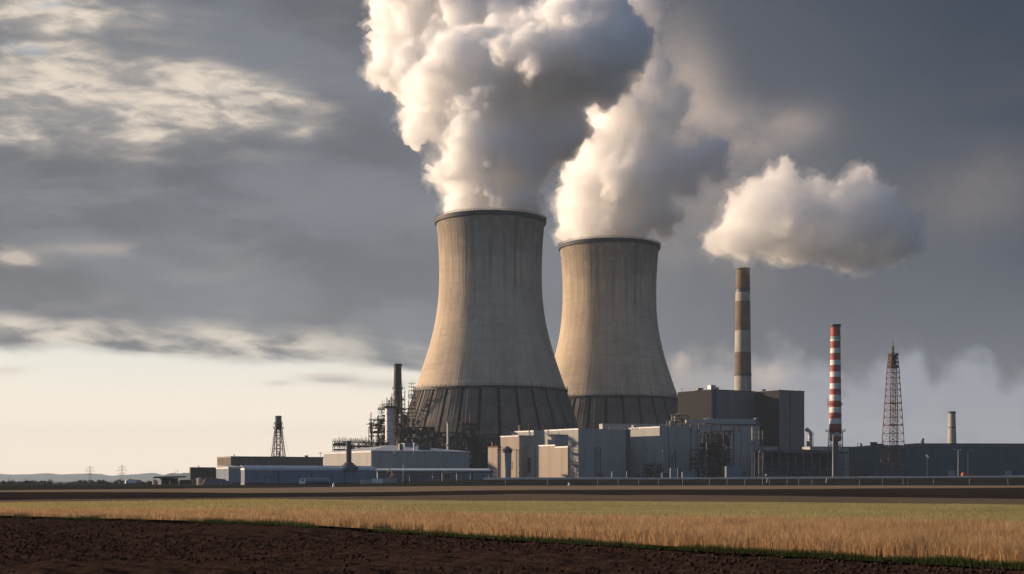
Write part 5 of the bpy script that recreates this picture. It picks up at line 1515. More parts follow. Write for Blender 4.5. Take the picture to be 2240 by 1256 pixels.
def heap():
    """long mound of scrap"""
    Y = 598
    x0, x1 = atx(436, Y), atx(512, Y)
    n, mrow = 56, 14
    V, Fc = [], []
    for j in range(mrow + 1):
        for i in range(n + 1):
            u, v = i / n, j / mrow
            e = min(1, u * 7) * min(1, (1 - u) * 3.2) * math.sin(math.pi * v) ** .7
            h = 3.0 * e * (1.05 - .45 * u) * (.75 + .5 * fbm(np.array([u * 14]), np.array([v * 5]), 3, 5)[0]) + .55 * e * fbm(np.array([u * 60]), np.array([v * 14]), 2, 6)[0]
            V.append((x0 + (x1 - x0) * u, Y + 7 * v, h - .05))
    w = n + 1
    for j in range(mrow):
        for i in range(n): Fc.append((j * w + i, j * w + i + 1, (j + 1) * w + i + 1, (j + 1) * w + i))
    o = np_mesh('scrap_heap', V, Fc, M['scrap'])
    tag(o, 'long low heap of purple brown scrap before the umber hall at the left', 'scrap heap')
M['scrap'] = rough_mat('rusty scrap', (0.16, 0.115, 0.105), .9, .5, 1.2, bump=.6)
heap()
def small_tank(label, px, w, ytop, Y, mat, group):
    X = atx(px, Y); zb = gz(X, Y); r = w * Y / F / 2; h = atz(ytop, Y) - zb
    t = thing('storage_tank', label, 'tank', (X, Y, zb), 0, group)
    MB().lathe([(r, -.5), (r, h)], 24, cap1=False).build('shell', M[mat], t)
    MB().lathe([(r + .1, h - .15), (r + .1, h + .05), (.1, h + r * .15)], 24).build('roof', M['trim'], t)
    mb = MB()
    for s in (-.25, .25): mb.rod((s, -r - .25, 0), (s, -r - .25, h + .6), .05, n=4)
    for z in np.arange(.4, h, .5): mb.rod((-.25, -r - .25, z), (.25, -r - .25, z), .04, n=4)
    mb.build('ladder', M['steel'], t)
small_tank('pale tank with a sunlit side at the left end of the scrap heap', 437.5, 14, 1046.5, 604, 'pale_clad', 'small storage tanks')
small_tank('pale sunlit tank at the left corner of the far grey tank store', 338, 9, 1050, 690, 'chim_grey', 'small storage tanks')
building('tank_store', 'low grey store with an overhanging dark flat roof, left of the umber hall', 'store', 352, 350, 389, 1047, 700, 20, 'slate_clad', 'dark_trim', depth=14, seams=(.35, .7), base=-.6)
def store_roof():
    Y = 696
    x0, x1 = atx(335, Y), atx(391, Y)
    t = thing('shelter_roof', 'dark flat shelter roof on posts over the far grey store and tank', 'shelter', (x0, Y, gz(x0, Y)))
    z = atz(1046.5, Y) - gz(x0, Y)
    MB().add([(0, -1, z), (x1 - x0, -1, z + .5), (x1 - x0, 16, z + .5), (0, 16, z), (0.9, -1, z + .9), (x1 - x0, -1, z + 1.1), (x1 - x0, 16, z + 1.1), (.9, 16, z + .9)], [(0, 3, 2, 1), (4, 5, 6, 7), (0, 1, 5, 4), (1, 2, 6, 5), (2, 3, 7, 6), (3, 0, 4, 7)]).build('roof', M['dark_trim'], t)
    for u in (.03, .33, .66, .97): MB().rod(((x1 - x0) * u, -.6, -1), ((x1 - x0) * u, -.6, z + .1), .12, n=6).build('post', M['steel'], t)
store_roof()

def excavator(px, Y, label):
    X = atx(px, Y); zb = gz(X, Y)
    t = thing('excavator', label, 'excavator', (X, Y, zb), R(8))
    for y in (-1.0, 1.0): MB().path([(-1.6, y, .25), (-1.9, y, .5), (-1.6, y, .8), (1.6, y, .8), (1.9, y, .5), (1.6, y, .25), (-1.6, y, .25)], .22, 6).box(-1.6, 1.6, y - .22, y + .22, .28, .78).build('track', M['rubber'], t)
    MB().box(-1.7, 1.5, -1.1, 1.1, .95, 2.0).build('body', M['orange'], t)
    o = MB().box(.1, 1.4, -1.05, .1, 2.003, 3.1).build('cab', M['yellow'], t)
    MB().box(.25, 1.25, -1.09, -1.054, 2.2, 2.95).build('window', M['glass_dark'], o)
    MB().path([(1.2, .4, 1.8), (.9, .4, 4.6), (-.4, .4, 6.2)], .22, 6).build('boom', M['yellow'], t)
    MB().path([(-.4, .4, 6.2), (-.9, .4, 4.4)], .16, 6).build('dipper', M['yellow'], t)
    MB().add([(-1.3, -.2, 4.4), (-.6, -.2, 4.5), (-.7, -.2, 3.7), (-1.4, -.2, 3.8), (-1.3, 1, 4.4), (-.6, 1, 4.5), (-.7, 1, 3.7), (-1.4, 1, 3.8)], [(0, 1, 2, 3), (7, 6, 5, 4), (0, 4, 5, 1), (1, 5, 6, 2), (2, 6, 7, 3), (3, 7, 4, 0)]).build('bucket', M['rust'], t)
excavator(853, 606, 'red and yellow excavator with raised arm behind the row of pale containers')
def gantry_frame():
    Y = 612
    x0, x1 = atx(967, Y), atx(999, Y)
    t = thing('portal_gantry', 'thin pale portal frame with a rusty drum hung below, before the canopy hall', 'gantry', (x0, Y, gz(x0, Y)))
    h, L = atz(1034.5, Y) - gz(x0, Y), x1 - x0
    for x in (0, L): MB().rod((x, 0, -1), (x, 0, h), .14, n=6).build('post', M['trim'], t)
    MB().rod((-.2, 0, h + .12), (L + .2, 0, h + .12), .13, n=6).build('cross_beam', M['trim'], t)
    MB().rod((L * .35, -.9, 1.9), (L * .35, .9, 1.9), 1.15, n=16).build('drum', M['rust'], t)
gantry_frame()
def pole(name, label, cat, px, ytop, ybase_Y, r, mat, head=None, lean=0.0, group=None):
    Y = ybase_Y
    X = atx(px, Y); zb = gz(X, Y)
    t = thing(name, label, cat, (X, Y, zb), 0, group)
    h = atz(ytop, Y) - zb
    MB().rod((0, 0, -.5), (h * lean, 0, h), r, r * .65, n=8).build('pole', M[mat], t)
    MB().lathe([(r * 2.2, -.3), (r * 2.2, .25), (r * 1.2, .4)], 10).build('foot', M['barrier'], t)
    x = h * lean
    if head == 'arm':
        MB().path([(x, 0, h), (x + .6, 0, h + .5), (x + 1.6, 0, h + .75)], r * .5, 6).build('arm', M[mat], t)
        MB().box(x + 1.3, x + 2.4, -.25, .25, h + .55, h + .8).build('lamp_head', M['trim'], t)
    elif head == 'twin':
        for s in (-1, 1):
            MB().path([(x, 0, h), (x + s * 1.3, 0, h + .2)], r * .5, 6).build('arm', M[mat], t)
            MB().box(x + s * 1.3 - .5, x + s * 1.3 + .5, -.25, .25, h + .1, h + .35).build('lamp_head', M['trim'], t)
    elif head == 'cross':
        MB().rod((x - 1.2, 0, h - 1.0), (x + 1.2, 0, h - 1.0), r * .6, n=5).build('cross_arm', M[mat], t)
        for s in (-1, -.4, .4, 1): MB().rod((x + s * 1.1, 0, h - 1), (x + s * 1.1, 0, h - .6), .08, n=5).build('insulator', M['trim'], t)
    elif head == 'flood':
        MB().add([(x - .9, -.3, h + .9), (x - .1, -.3, h + 1.2), (x + .6, -.3, h + .2), (x + .4, -.3, h - .5), (x - .9, .1, h + .9), (x - .1, .1, h + 1.2), (x + .6, .1, h + .2), (x + .4, .1, h - .5)], [(0, 1, 2, 3), (7, 6, 5, 4), (0, 4, 5, 1), (1, 5, 6, 2), (2, 6, 7, 3), (3, 7, 4, 0)]).build('lamp_head', M['white'], t)
    return t
pole('yard_pole', 'white pole leaning slightly to the right before the white canopy', 'pole', 881, 1016, 604, .14, 'white', 'cross', .04)
pole('lamp_post', 'tall pale post standing before the foot of the striped chimney', 'lamp post', 1822.5, 951, 600, .40, 'chim_grey', None)
pole('lamp_post', 'pale lamp post with a short double head before the long teal hall', 'lamp post', 2096, 985, 630, .22, 'trim', 'twin', 0, 'lamp posts before the teal hall')
pole('lamp_post', 'dim lamp post right of the paler one before the long teal hall', 'lamp post', 2117.5, 988, 655, .15, 'slate_clad', 'arm', 0, 'lamp posts before the teal hall')
pole('floodlight_pole', 'thin pole with one white floodlight, between the red lattice mast and the lamp posts', 'floodlight', 2028.5, 1000, 645, .13, 'slate_clad', 'flood')
pole('yard_pole', 'short pole at the right end of the row before the low middle blocks', 'pole', 1371, 1030, 630, .16, 'white', None)
pole('utility_pole', 'dark pole with a cross arm at the right end of the brown warehouse roof line', 'pole', 701, 988, 820, .2, 'black_steel', 'cross')
def sphere_lamp():
    Y = 615
    X = atx(1676, Y); zb = gz(X, Y)
    t = thing('globe_lamp', 'low post with a white globe before the dark open shed', 'lamp', (X, Y, zb))
    h = atz(1039, Y) - zb
    MB().rod((0, 0, -.4), (0, 0, h - .4), .08, n=6).build('post', M['steel'], t)
    MB().lathe([(.1, h - .45), (.32, h - .3), (.45, h), (.32, h + .3), (.05, h + .45)], 12).build('globe', M['white'], t)
sphere_lamp()
def markers():
    for px, D, hgt, lab, sl in ((730, 505, 1.15, 'small white marker stone in the tan verge, left of the middle', .2), (1245, 560, 1.25, 'small white marker post on the dark bank below the tall hall', 0.0)):
        X = atx(px, D)
        t = thing('marker_stone', lab, 'marker', (X, D, gz(X, D)), 0, 'white marker stones')
        MB().lathe([(.42, -.3), (.40, hgt * .55), (.28, hgt * .8), (.10, hgt)], 10).build('stone', M['white'], t)
        MB().lathe([(.6, -.3), (.55, .12), (.42, .16)], 10).build('base', M['barrier'], t)
markers()
def paint_blobs():
    for px, Y, n, lab in ((1893, 640, 3, 'low orange barrier by the foot of the red lattice mast'),):
        X = atx(px, Y)
        t = thing('road_barrier', lab, 'barrier', (X, Y, gz(X, Y)), 0)
        MB().add([(-4, -.4, 0), (4, -.4, 0), (4, .4, 0), (-4, .4, 0), (-4, -.12, 1.0), (4, -.12, 1.0), (4, .12, 1.0), (-4, .12, 1.0)], [(0, 3, 2, 1), (4, 5, 6, 7), (0, 1, 5, 4), (1, 2, 6, 5), (2, 3, 7, 6), (3, 0, 4, 7)]).build('body', M['orange'], t)
        for x in (-3, 0, 3): MB().box(x - .2, x + .2, -.45, .45, 0.003, .25).build('foot', M['rubber'], t)
paint_blobs()

# ---------------- fence along the bank: posts with wires
def fence():
    t = thing('wire_fence', 'wire fence on thin pale posts running along the dark bank', 'fence', (0, 568, 0))
    px = [1106, 1198, 1307, 1352, 1397, 1440, 1493, 1552, 1590, 1629, 1668, 1683, 1722, 1747, 1776, 1880, 1930, 1975, 1985, 2042, 2120, 2205]
    tops = []
    rnd = random.Random(3)
    p0 = None
    for p in px:
        Y = 566 + rnd.random() * 2
        X = atx(p, Y); z = gz(X, Y)
        h = 2.0 + .5 * rnd.random()
        if p0 is None:
            p0 = MB().rod((0, 0, -.6), (0, 0, 2.3), .06, .055, n=6).build('post', M['barrier'], t); q = p0
        else:
            q = p0.copy(); C.objects.link(q); q.parent = t
        q.location = (X, Y - 568, z); q.rotation_euler = (0, R(rnd.uniform(-3, 3)), 0)
        tops.append((X, Y - 568, z))
    mb = MB()
    for a, b in zip(tops, tops[1:]):
        for hh in (.6, 1.3, 2.0): mb.rod((a[0], a[1], a[2] + hh), (b[0], b[1], b[2] + hh), .018, n=3, caps=False)
    mb.build('wire', M['steel'], t)
    for px_, lab in ((1678, 0), (1818, 1)):
        pass
fence()
def a_frames():
    for px, lab in ((1677, 'leaning pale strut post on the bank, below the globe lamp'), (1807, 'leaning pale strut post on the bank, left of the tall pale lamp post')):
        Y = 572
        X = atx(px, Y); z = gz(X, Y)
        t = thing('strut_post', lab, 'post', (X, Y, z), 0, 'leaning strut posts')
        MB().rod((-.5, 0, -2.0), (.4, 0, 2.2), .17, .13, n=8).build('post', M['barrier'], t)
        MB().rod((.4, 0, 2.0), (2.4, .3, 2.1), .09, n=6).build('cross_bar', M['barrier'], t)
a_frames()

# ---------------- far pylons
def pylon(label, px, ytop, Y, zb):
    X = atx(px, Y)
    t = thing('power_pylon', label, 'pylon', (X, Y, zb), R(15), 'pylons on the skyline')
    h = atz(ytop, Y) - zb
    zs = [0, h * .22, h * .42, h * .6, h * .74, h * .86, h]
    hw = [h * .095, h * .072, h * .052, h * .036, h * .026, h * .02, h * .004]
    for sx in (-1, 1):
        for sy in (-1, 1): MB().path([(sx * a, sy * a, z) for a, z in zip(hw, zs)], .15, 4).build('leg', M['steel'], t)
    mb = MB(); lattice(mb, zs, hw, .08); mb.build('bracing', M['steel'], t)
    for f, w in ((.64, .15), (.77, .19), (.9, .13)):
        mb = MB()
        mb.rod((-h * w, 0, h * f), (h * w, 0, h * f), .13, n=4); mb.rod((-h * w, 0, h * f), (0, 0, h * (f + .05)), .12, n=4); mb.rod((h * w, 0, h * f), (0, 0, h * (f + .05)), .12, n=4)
        mb.build('cross_arm', M['steel'], t)
        for s in (-1, 1): MB().rod((s * h * w, 0, h * f), (s * h * w, 0, h * (f - .05)), .16, n=5).build('insulator', M['trim'], t)
pylon('left one of two faint lattice pylons on the far hills', 197, 1019, 1900, -10)
pylon('right one of two faint lattice pylons on the far hills', 267, 1017, 1900, -10)
for px, yt, lab in ((383, 1030, 'thin aerial on the near wooded hill, left of a taller one'), (388.5, 1026.5, 'taller thin aerial on the near wooded hill by the umber hall')):
    Y = 3600; X = atx(px, Y)
    t = thing('radio_aerial', lab, 'aerial', (X, Y, 5), 0, 'aerials on the hill')
    h = atz(yt, Y) - 5
    MB().rod((0, 0, -5), (0, 0, h), .8, .3, n=6).build('mast', M['steel'], t)
    MB().rod((-1.6, 0, h * .8), (1.6, 0, h * .8), .3, n=5).build('cross_arm', M['steel'], t)

# ================================================================== TREES AND HEDGES
def leaf_mat(name, cols, trans=.2):
    m, N, b, co, out = new_mat(name)
    geo = N.new('ShaderNodeNewGeometry')
    k = N.mix(S(N, geo.outputs['Random Per Island']), cols[0] + (1,), cols[1] + (1,))
    N.put(b.inputs['Base Color'], k)
    b.inputs['Roughness'].default_value = .8; b.inputs['Specular IOR Level'].default_value = .1
    return m
M['twig'] = leaf_mat('winter twigs', ((.060, .050, .042), (.105, .085, .068)))
M['evergreen'] = leaf_mat('evergreen leaves', ((.022, .034, .026), (.045, .060, .040)))
M['brush'] = leaf_mat('brown brush', ((.075, .055, .038), (.13, .095, .06)))

def clumps(P, Rr, n, size, flat=1.0):
    """n small leaf faces spread in balls at P with radii Rr; returns verts, faces"""
    k = rng.integers(0, len(P), n)
    d = rng.standard_normal((n, 3)); d /= np.linalg.norm(d, axis=1)[:, None]
    c = P[k] + d * (Rr[k] * rng.random(n) ** .4)[:, None] * np.array([1, 1, flat])
    a = rng.standard_normal((n, 3)); a /= np.linalg.norm(a, axis=1)[:, None]
    b = np.cross(a, rng.standard_normal((n, 3))); b /= np.linalg.norm(b, axis=1)[:, None]
    s = size * (.5 + rng.random(n))[:, None]
    V = np.stack([c - a * s, c + b * s * .6, c + a * s, c - b * s * .6], 1).reshape(-1, 3)
    Fc = (np.arange(n) * 4)[:, None] + np.array([0, 1, 2, 3])[None]
    return V, Fc

def tree(label, px, ytop, Y, zb, mat, group, spread=.38, bare=True, leaves=900):
    X = atx(px, Y)
    h = atz(ytop, Y) - zb
    t = thing('bare_tree' if bare else 'bushy_tree', label, 'tree', (X, Y, zb), 0, group)
    mb = MB()
    rnd = random.Random(int(px * 7))
    tips = []
    def grow(p, d, l, r, lev):
        q = p + d * l
        mb.rod(p, q, r, r * .6, n=5, caps=False)
        tips.append((q, lev))
        if lev >= 3: return
        for k in range(3 if lev else 5):
            nd = (d + Vector((rnd.uniform(-1, 1), rnd.uniform(-1, 1), rnd.uniform(-.1, .7))) * (.75 if lev else .85)).normalized()
            grow(p + d * l * rnd.uniform(.55, 1.0), nd, l * rnd.uniform(.5, .75), r * .55, lev + 1)
    grow(Vector((0, 0, -.5)), Vector((rnd.uniform(-.05, .05), 0, 1)), h * .42, h * .028, 0)
    mb.build('trunk', M['bark'], t)
    P = np.array([q[:] for q, l in tips if l >= 1]); 
    P[:, 2] = np.minimum(P[:, 2], h * .97)
    V, Fc = clumps(P, np.full(len(P), h * (.10 if bare else .17)), leaves, h * (.018 if bare else .028))
    np_mesh('crown', V, Fc, M[mat], t)
    return t
TG = 'single trees in the far tree belt'
tree('round bare tree poking above the belt at the left edge of the scene', 23, 1044.5, 820, -4, 'twig', TG, leaves=500)
tree('thin whip of a bare tree, left of the middle of the far belt', 60, 1041, 800, -5, 'twig', TG, leaves=120)
tree('wide bare double tree standing above the long dark hedge', 106, 1043, 820, -5, 'twig', TG, leaves=600)
tree('small leaning bushy tree above the right end of the long dark hedge', 164, 1048, 800, -4, 'twig', TG, bare=False, leaves=400)
tree('dense bushy tree left of the bright white van', 236, 1049, 760, -3, 'twig', TG, bare=False, leaves=1400)
tree('low dense evergreen bush at the far left, before the belt', 8, 1048, 780, -3, 'evergreen', TG, bare=False, leaves=1400)
tree('grey bushy tree between the two pylons', 222, 1050, 800, -4, 'twig', TG, bare=False, leaves=1200)
tree('bushy tree right of the two vans, before the tank store', 312, 1049, 780, -3, 'twig', TG, bare=False, leaves=1200)
tree('low bushy tree at the left foot of the far tank store', 328, 1051, 740, -2, 'twig', TG, bare=False, leaves=1000)

def belt(name, label, px0, px1, ytop, Y, zb, mat, n, size, amp=.35, thick=30, cat='tree belt'):
    x0, x1 = atx(px0, Y), atx(px1, Y)
    h = atz(ytop, Y) - zb
    m_ = max(20, int((x1 - x0) / (h * .5)))
    xs_ = x0 + (x1 - x0) * rng.random(m_)
    hh = h * (1 - amp + amp * fbm(xs_ / (h * 2.2), xs_ * 0 + 3.3, 3, 13) * 1.5)
    P = np.stack([xs_, Y + thick * rng.random(m_), zb + hh * .55], 1)
    V, Fc = [], []
    k = rng.integers(0, m_, n)
    d = rng.standard_normal((n, 3)); d /= np.linalg.norm(d, axis=1)[:, None]
    rr = rng.random(n) ** .35
    c = P[k] + d * (rr * hh[k] * .5)[:, None] * np.array([1.1, 1.1, 1.0])
    c[:, 2] = np.maximum(c[:, 2], zb)
    a = rng.standard_normal((n, 3)); a /= np.linalg.norm(a, axis=1)[:, None]
    b = np.cross(a, rng.standard_normal((n, 3))); b /= np.linalg.norm(b, axis=1)[:, None]
    s = size * (.5 + rng.random(n))[:, None]
    V = np.stack([c - a * s, c + b * s * .6, c + a * s, c - b * s * .6], 1).reshape(-1, 3)
    Fc = (np.arange(n) * 4)[:, None] + np.array([0, 1, 2, 3])[None]
    o = np_mesh(name, V, Fc, M[mat])
    tag(o, label, cat, kind='stuff')
belt('far_treeline', 'far belt of bare grey brown trees under the hills at the left', -220, 420, 1051.5, 1150, -11, 'twig', 30000, .9)
belt('near_treeline', 'nearer belt of bare trees and brush left of the works', -220, 400, 1054.5, 860, -6.5, 'twig', 26000, .55)
belt('dark_hedge', 'long low dark hedge in front of the tree belt at the far left', 52, 152, 1065.0, 520, -.2, 'evergreen', 9000, .22, .15, 5, 'hedge')
belt('brush', 'dark brush along the foot of the left tree belt', -100, 395, 1062, 640, -.4, 'brush', 14000, .28, .5, 8, 'brush')
belt('roadside_brush', 'low dark brush along the foot of the long low hall', 536, 820, 1056.5, 606, -.2, 'brush', 9000, .20, .7, 4, 'brush')
belt('yard_brush', 'low dark brush along the foot of the canopy hall', 880, 1100, 1055, 600, -.1, 'brush', 6000, .2, .6, 4, 'brush')

# ================================================================== STEAM
def tex(name, kind, scale, **kw):
    t = bpy.data.textures.new(name, kind)
    t.noise_scale = scale
    for k, v in kw.items(): setattr(t, k, v)
    return t
def billow(scale, name): 
    t = tex(name, 'VORONOI', scale, noise_intensity=1.0, distance_metric='DISTANCE')
    t.weight_1 = 1.0
    return t
BIL = [billow(s, 'billow %d' % s) for s in (44, 20, 10, 5.5)]
CLD = tex('steam cloud', 'CLOUDS', 30.0, noise_depth=4)
CLD3 = tex('steam wisp', 'CLOUDS', 3.2, noise_depth=2)
CLD2 = tex('steam fine', 'CLOUDS', 7.0, noise_depth=3)

def sphere_np(n=3):
    bm = bmesh.new(); bmesh.ops.create_icosphere(bm, subdivisions=n, radius=1)
    v = np.array([p.co[:] for p in bm.verts]); f = np.array([[q.index for q in p.verts] for p in bm.faces]); bm.free()
    return v, f
SPV, SPF = sphere_np(2)

def blob_mesh(balls):
    V = np.concatenate([SPV * b[3] + np.array(b[:3]) for b in balls])
    Fc = np.concatenate([SPF + i * len(SPV) for i in range(len(balls))])
    return V, Fc

def largest_piece(me):
    """drop the crumbs that displacement tears off"""
    n = len(me.vertices)
    e = np.zeros(len(me.edges) * 2, dtype=np.int32); me.edges.foreach_get('vertices', e); e = e.reshape(-1, 2)
    lab = np.arange(n)
    while True:
        m = np.minimum(lab[e[:, 0]], lab[e[:, 1]])
        new = lab.copy()
        np.minimum.at(new, e[:, 0], m); np.minimum.at(new, e[:, 1], m)
        new = new[new]
        if (new == lab).all(): break
        lab = new
    k = np.bincount(lab).argmax()
    if (lab == k).all(): return me
    bm = bmesh.new(); bm.from_mesh(me); bm.verts.ensure_lookup_table()
    bmesh.ops.delete(bm, geom=[bm.verts[i] for i in np.nonzero(lab != k)[0]], context='VERTS')
    bm.to_mesh(me); bm.free()
    return me

def sculpt(balls, voxel, amps, fine):
    V, Fc = blob_mesh(balls)
    o = np_mesh('steam', V, Fc, M['steam_core'])
    def remesh(v):
        m = o.modifiers.new('r', 'REMESH'); m.mode = 'VOXEL'; m.voxel_size = v
    def disp(t, s, mid):
        m = o.modifiers.new('d', 'DISPLACE'); m.texture = t; m.strength = s; m.mid_level = mid; m.texture_coords = 'GLOBAL'
    def smooth(k):
        m = o.modifiers.new('s', 'SMOOTH'); m.iterations = k; m.factor = 0.5
    remesh(voxel * 1.7); smooth(6)
    disp(CLD, amps[0] * 1.4, 0.5)
    disp(BIL[0], -amps[0], 0.42)
    disp(BIL[1], -amps[1], 0.42)
    remesh(voxel); smooth(1)
    if fine:
        disp(BIL[2], -amps[2], 0.42)
        disp(CLD2, amps[2] * 0.8, 0.5)
        remesh(voxel * 0.9)
        disp(BIL[3], -amps[2] * 0.5, 0.42)
        disp(CLD3, amps[2] * 0.35, 0.5)
    dg = bpy.context.evaluated_depsgraph_get()
    me = bpy.data.meshes.new_from_object(o.evaluated_get(dg))
    bpy.data.objects.remove(o)
    return largest_piece(me)

def steam_mats(name, density, aniso=0.2, col=(0.980, 0.990, 1.0)):
    m = bpy.data.materials.new(name); m.use_nodes = True
    nt = m.node_tree; nt.nodes.clear()
    out = nt.nodes.new('ShaderNodeOutputMaterial')
    v = nt.nodes.new('ShaderNodeVolumeScatter')
    v.inputs['Color'].default_value = col + (1,)
    v.inputs['Density'].default_value = density
    v.inputs['Anisotropy'].default_value = aniso
    nt.links.new(v.outputs[0], out.inputs['Volume'])
    return m
M['steam_core'] = rough_mat('dense steam', (0.93, 0.94, 0.96), 1.0, 0.02, 0.05, spec=0.0)

def plume(label, puffs, Y, axis, zrim, rim_r, density, amps, voxel, inset, seed, group, halo=()):
    rnd = random.Random(seed)
    mpp = Y / F
    balls = []
    for p in puffs:
        px, py, r = p[:3]
        d = p[3] if len(p) > 3 else 0
        X, Z, Rr = (px - 1120) * mpp, EYE + (HOR - py) * mpp, r * mpp
        balls.append((X, Y + d, Z, Rr))
        if Rr > 5:
            for s in (-1, 1):
                k = 0.72 + 0.2 * rnd.random()
                balls.append((X + Rr * 0.3 * (rnd.random() - 0.5), Y + d + s * Rr * (0.75 + 0.3 * rnd.random()), Z + Rr * 0.3 * (rnd.random() - 0.5), Rr * k))
    def clamp(me, rr, zb):
        n = len(me.vertices); a = np.zeros(n * 3, dtype=np.float32); me.vertices.foreach_get('co', a); a = a.reshape(-1, 3)
        dx, dy = a[:, 0] - axis[0], a[:, 1] - axis[1]
        q = np.sqrt(dx * dx + dy * dy) + 1e-6
        low = (a[:, 2] < zrim + 2.0) & (q < rim_r * 2.2)
        t = np.clip((zrim + 2.0 - a[:, 2]) / 3.0, 0, 1)
        k = np.where(low, 1 + t * (np.minimum(1, rr / q) - 1), 1)
        a[:, 0] = axis[0] + dx * k; a[:, 1] = axis[1] + dy * k
        a[:, 2] = np.where(low, np.maximum(a[:, 2], zb), a[:, 2])
        me.vertices.foreach_set('co', a.ravel()); me.update()
    me = sculpt(balls, voxel, amps, True)
    clamp(me, rim_r, zrim - rim_r * 0.2)
    core_b = [(x, y, z, r - inset) for x, y, z, r in balls if r - inset > 3]
    if core_b:
        mc = sculpt(core_b, voxel * 1.8, tuple(a * 0.8 for a in amps), False)
        clamp(mc, rim_r * 0.75, zrim - rim_r * 0.1)
    mc.materials.clear(); mc.materials.append(M['steam_core'])
    mc.polygons.foreach_set('use_smooth', [True] * len(mc.polygons))
    core = bpy.data.objects.new('steam_plume', mc); C.objects.link(core)
    tag(core, label, 'steam', group)
    me.materials.clear(); me.materials.append(steam_mats('steam veil', density))
    veil = bpy.data.objects.new('veil', me); C.objects.link(veil); veil.parent = core
    for k, (grow, dens) in enumerate(halo):
        mh = sculpt([(x, y, z, r + grow) for x, y, z, r in balls], voxel * 1.15, tuple(a * f for a, f in zip(amps, (1.0, 1.1, 1.35))), True)
        clamp(mh, rim_r, zrim - rim_r * 0.2)
        mh.materials.clear(); mh.materials.append(steam_mats('steam halo', dens))
        hv = bpy.data.objects.new('veil', mh); C.objects.link(hv); hv.parent = core
    return core

P1 = [(1010, 448, 50), (1075, 440, 62), (1140, 446, 46), (1045, 455, 48), (1110, 455, 48), (980, 452, 26), (1168, 455, 22), (962, 458, 14),
      (1005, 395, 58), (1075, 375, 75), (1150, 385, 58), (950, 390, 32), (932, 368, 18),
      (1180, 350, 48), (1215, 315, 52), (1130, 315, 78), (1040, 310, 72), (990, 300, 42), (1236, 300, 42), (1256, 305, 26), (1165, 222, 45), (1205, 375, 30),
      (1190, 275, 50), (1235, 245, 42), (1080, 250, 78), (1015, 240, 60), (962, 240, 48), (925, 262, 36), (905, 288, 24), (912, 305, 14),
      (940, 190, 58), (985, 130, 55, -10), (968, 92, 28, -10), (1045, 95, 42, -15), (1082, 80, 26, -15), (1010, 175, 66, -10),
      (1100, 165, 72, -25), (1180, 165, 85, -30), (1260, 150, 90, -25), (1330, 130, 72, -20), (1382, 112, 36, -20), (1392, 152, 24, -20), (1335, 195, 44, -25), (1275, 212, 36, -25), (1210, 215, 40, -20),
      (1240, 60, 85, -10), (1310, 45, 66, -10), (1160, 70, 55, -5), (1350, 70, 40, -10),
      (890, 95, 72, 70), (835, 45, 55, 75), (806, 88, 30, 70), (905, 175, 52, 55), (885, 228, 34, 45), (800, 20, 34, 75), (960, 30, 78, 75), (870, 5, 70, 75), (1020, 10, 85, 65), (1110, 0, 80, 55), (1210, -25, 80, 45), (1300, -30, 66, 40),
      (850, -70, 70, 75), (960, -70, 90, 70), (1090, -90, 90, 60), (1220, -100, 80, 50)]
P2 = [(1285, 506, 44), (1335, 500, 60), (1390, 506, 46), (1250, 508, 24), (1420, 510, 22), (1238, 488, 32), (1216, 472, 18),
      (1270, 425, 62), (1345, 415, 78), (1415, 435, 58), (1450, 478, 34), (1428, 495, 30),
      (1300, 345, 62), (1380, 335, 78), (1440, 370, 58), (1500, 362, 52), (1540, 342, 42), (1570, 322, 28), (1562, 368, 28), (1512, 408, 32),
      (1335, 275, 58), (1400, 255, 68), (1450, 262, 46), (1472, 235, 32), (1400, 185, 58), (1360, 205, 58), (1438, 165, 32), (1380, 120, 58), (1420, 90, 46), (1400, 40, 56), (1330, 100, 50), (1340, 20, 60), (1380, -40, 70)]
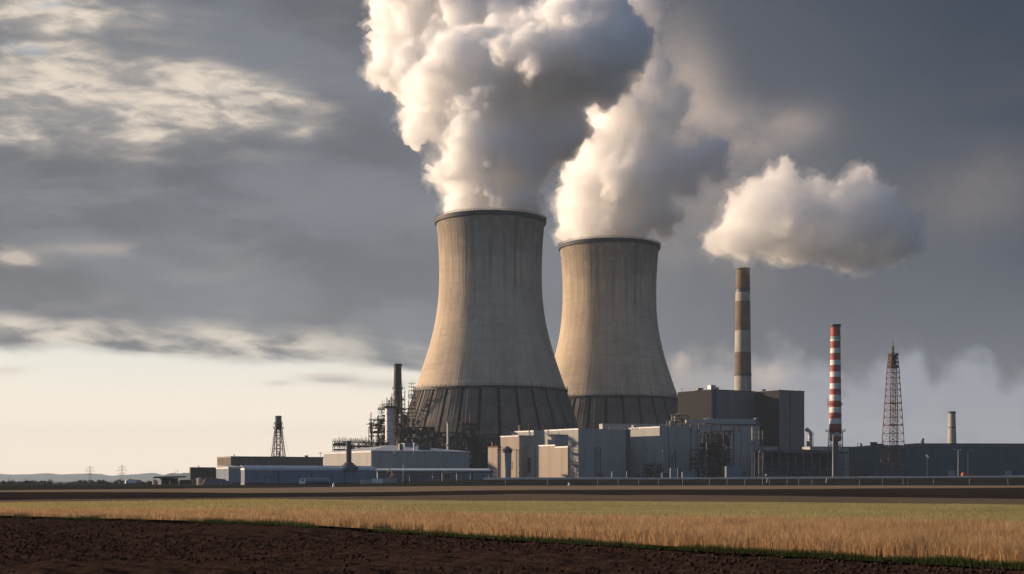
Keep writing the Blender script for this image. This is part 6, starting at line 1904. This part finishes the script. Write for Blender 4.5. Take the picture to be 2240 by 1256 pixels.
P3 = [(1625, 582, 16), (1627, 568, 20), (1632, 552, 24), (1634, 542, 22), (1600, 522, 36), (1572, 545, 26), (1555, 512, 26), (1548, 540, 14), (1585, 485, 32), (1622, 470, 46), (1652, 432, 40), (1600, 440, 22), (1708, 424, 44), (1716, 385, 24), (1738, 392, 16), (1680, 388, 18), (1700, 500, 62), (1665, 520, 44), (1785, 470, 60), (1772, 402, 20), (1802, 400, 22), (1745, 450, 40), (1785, 540, 40),
      (1850, 442, 58), (1884, 388, 26), (1905, 372, 14), (1870, 380, 16), (1918, 432, 42), (1945, 425, 26), (1900, 500, 70), (1830, 530, 50), (1960, 490, 44), (1992, 490, 30), (2008, 470, 18), (1995, 530, 26), (1900, 560, 34), (1960, 550, 32), (1740, 548, 36), (1690, 565, 22), (1850, 575, 24)]
plume('largest billowing white steam plume, rising from the front cooling tower and out of the picture', P1, 1030, T1, Z_TOP, 38.0, 0.16, (15, 11, 7.0), 1.4, 14, 1, 'steam plumes', ((2.0, 0.035), (5.5, 0.013)))
plume('billowing steam plume of the rear cooling tower, its top behind the larger plume', P2, 1190, T2, Z_TOP * T2S * 0.988, 39.5, 0.11, (15, 11, 7.0), 1.6, 16, 2, 'steam plumes', ((2.5, 0.028), (6.5, 0.010)))
CH = Vector((atx(1625, 1280), 1280.0, 0))
plume('soft detached looking puff of white smoke drifting right from the brown and grey chimney', P3, 1280, CH, atz(590, 1280), 5.0, 0.055, (14, 10, 6.5), 1.7, 20, 3, 'steam plumes', ((2.5, 0.02), (6.5, 0.008)))

# ================================================================== AIR
def haze():
    mb = MB()
    mb.box(-14600, 14600, -290, 17600, -25, 640)
    m = bpy.data.materials.new('hazy air'); m.use_nodes = True
    nt = m.node_tree; nt.nodes.clear()
    out = nt.nodes.new('ShaderNodeOutputMaterial')
    v = nt.nodes.new('ShaderNodeVolumePrincipled')
    v.inputs['Color'].default_value = (0.66, 0.82, 1.0, 1)
    v.inputs['Density'].default_value = HAZE_DENSITY
    v.inputs['Anisotropy'].default_value = 0.1
    nt.links.new(v.outputs[0], out.inputs['Volume'])
    o = mb.build('haze', m)
    tag(o, kind='stuff')
HAZE_DENSITY = 0.000055
haze()
